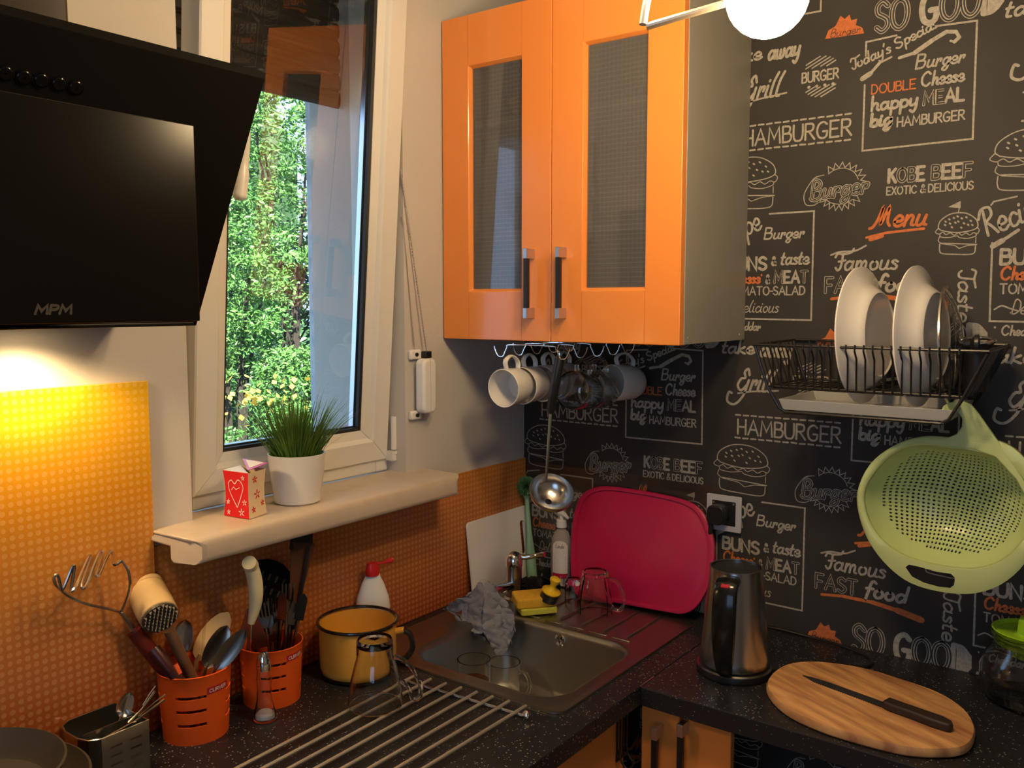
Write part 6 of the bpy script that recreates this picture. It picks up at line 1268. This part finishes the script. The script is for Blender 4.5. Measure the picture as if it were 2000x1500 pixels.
so_ = [cpt(*q) for q in slot]; cb = MB(); m_ = len(so_); cb.add([p+Vector((-.05, 0, 0)) for p in so_]+[p+Vector((.05, 0, 0)) for p in so_], [tuple(range(m_))[::-1], tuple(range(m_, 2*m_))]+[(i, (i+1) % m_, m_+(i+1) % m_, m_+i) for i in range(m_)])
cut = obj('cutter', cb, 'colander', smooth=False, org=(0, 0, 0)); bo_ = rim.modifiers.new('slot', 'BOOLEAN'); bo_.operation = 'DIFFERENCE'; bo_.object = cut; bo_.solver = 'EXACT'
bpy.context.view_layer.update(); ev = rim.evaluated_get(bpy.context.evaluated_depsgraph_get()); nm = bpy.data.meshes.new_from_object(ev); rim.modifiers.clear(); rim.data = nm; bpy.data.objects.remove(cut)
# parametric bowl surface: u,v lattice inside the ellipse
def bowl_pt(u, v):            # unit disc -> surface
    r = min(1., sqrt(u*u+v*v)); a_ = atan2(v, u) % (2*pi); f_ = a_/(2*pi)*n; i0 = int(f_) % n; p = ri[i0].lerp(ri[(i0+1) % n], f_-int(f_))
    return cI+(p-cI)*.985*r+Vector((.004+.098*(1-r**3.2)**.75, 0, 0))

mb = MB(); GN = 32
def sq(x, y): return bowl_pt(x*sqrt(1-y*y/2), y*sqrt(1-x*x/2))
for i in range(GN):
    for j in range(GN):
        x0, x1, y0, y1 = [-1+2*q/GN for q in (i, i+1, j, j+1)]; xm, ym = (x0+x1)/2, (y0+y1)/2
        u_, v_ = xm*sqrt(1-ym*ym/2), ym*sqrt(1-xm*xm/2); r_ = sqrt(u_*u_+v_*v_)
        if r_ < .86:
            O8 = [(x0, y0), (xm, y0), (x1, y0), (x1, ym), (x1, y1), (xm, y1), (x0, y1), (x0, ym)]
            I8 = [(xm+.30*(2/GN)*cos(rad(225+45*k)), ym+.30*(2/GN)*sin(rad(225+45*k))) for k in range(8)]
            mb.add([sq(*p) for p in O8]+[sq(*p) for p in I8], [(k, (k+1) % 8, 8+(k+1) % 8, 8+k) for k in range(8)])
        else: mb.add([sq(x0, y0), sq(x1, y0), sq(x1, y1), sq(x0, y1)], [(0, 1, 2, 3)])
bwl = obj('perforated_bowl', mb, 'colander', co, solid=.0018)
bm = bmesh.new(); bm.from_mesh(bwl.data); bmesh.ops.remove_doubles(bm, verts=bm.verts, dist=.00005); bmesh.ops.recalc_face_normals(bm, faces=bm.faces); bm.to_mesh(bwl.data); bm.free()
hnd = [(1838, 806), (1842, 793), (1855, 786), (1880, 782), (1897, 790), (1912, 808), (1950, 862), (1998, 935), (2020, 975), (2012, 985), (1985, 935), (1945, 892), (1900, 876), (1850, 872), (1800, 866), (1810, 856), (1850, 855), (1868, 848), (1879, 834), (1880, 818), (1874, 808), (1862, 805), (1852, 808), (1846, 814)]
hp_ = [cpt(*q) for q in hnd]; mb = MB(); m_ = len(hp_); mb.add([p+Vector((-.004, 0, 0)) for p in hp_]+[p+Vector((.005, 0, 0)) for p in hp_], [tuple(range(m_))[::-1], tuple(range(m_, 2*m_))]+[(i, (i+1) % m_, m_+(i+1) % m_, m_+i) for i in range(m_)])
obj('hanging_handle', mb, 'colander', co, smooth=False, bev=.0018)
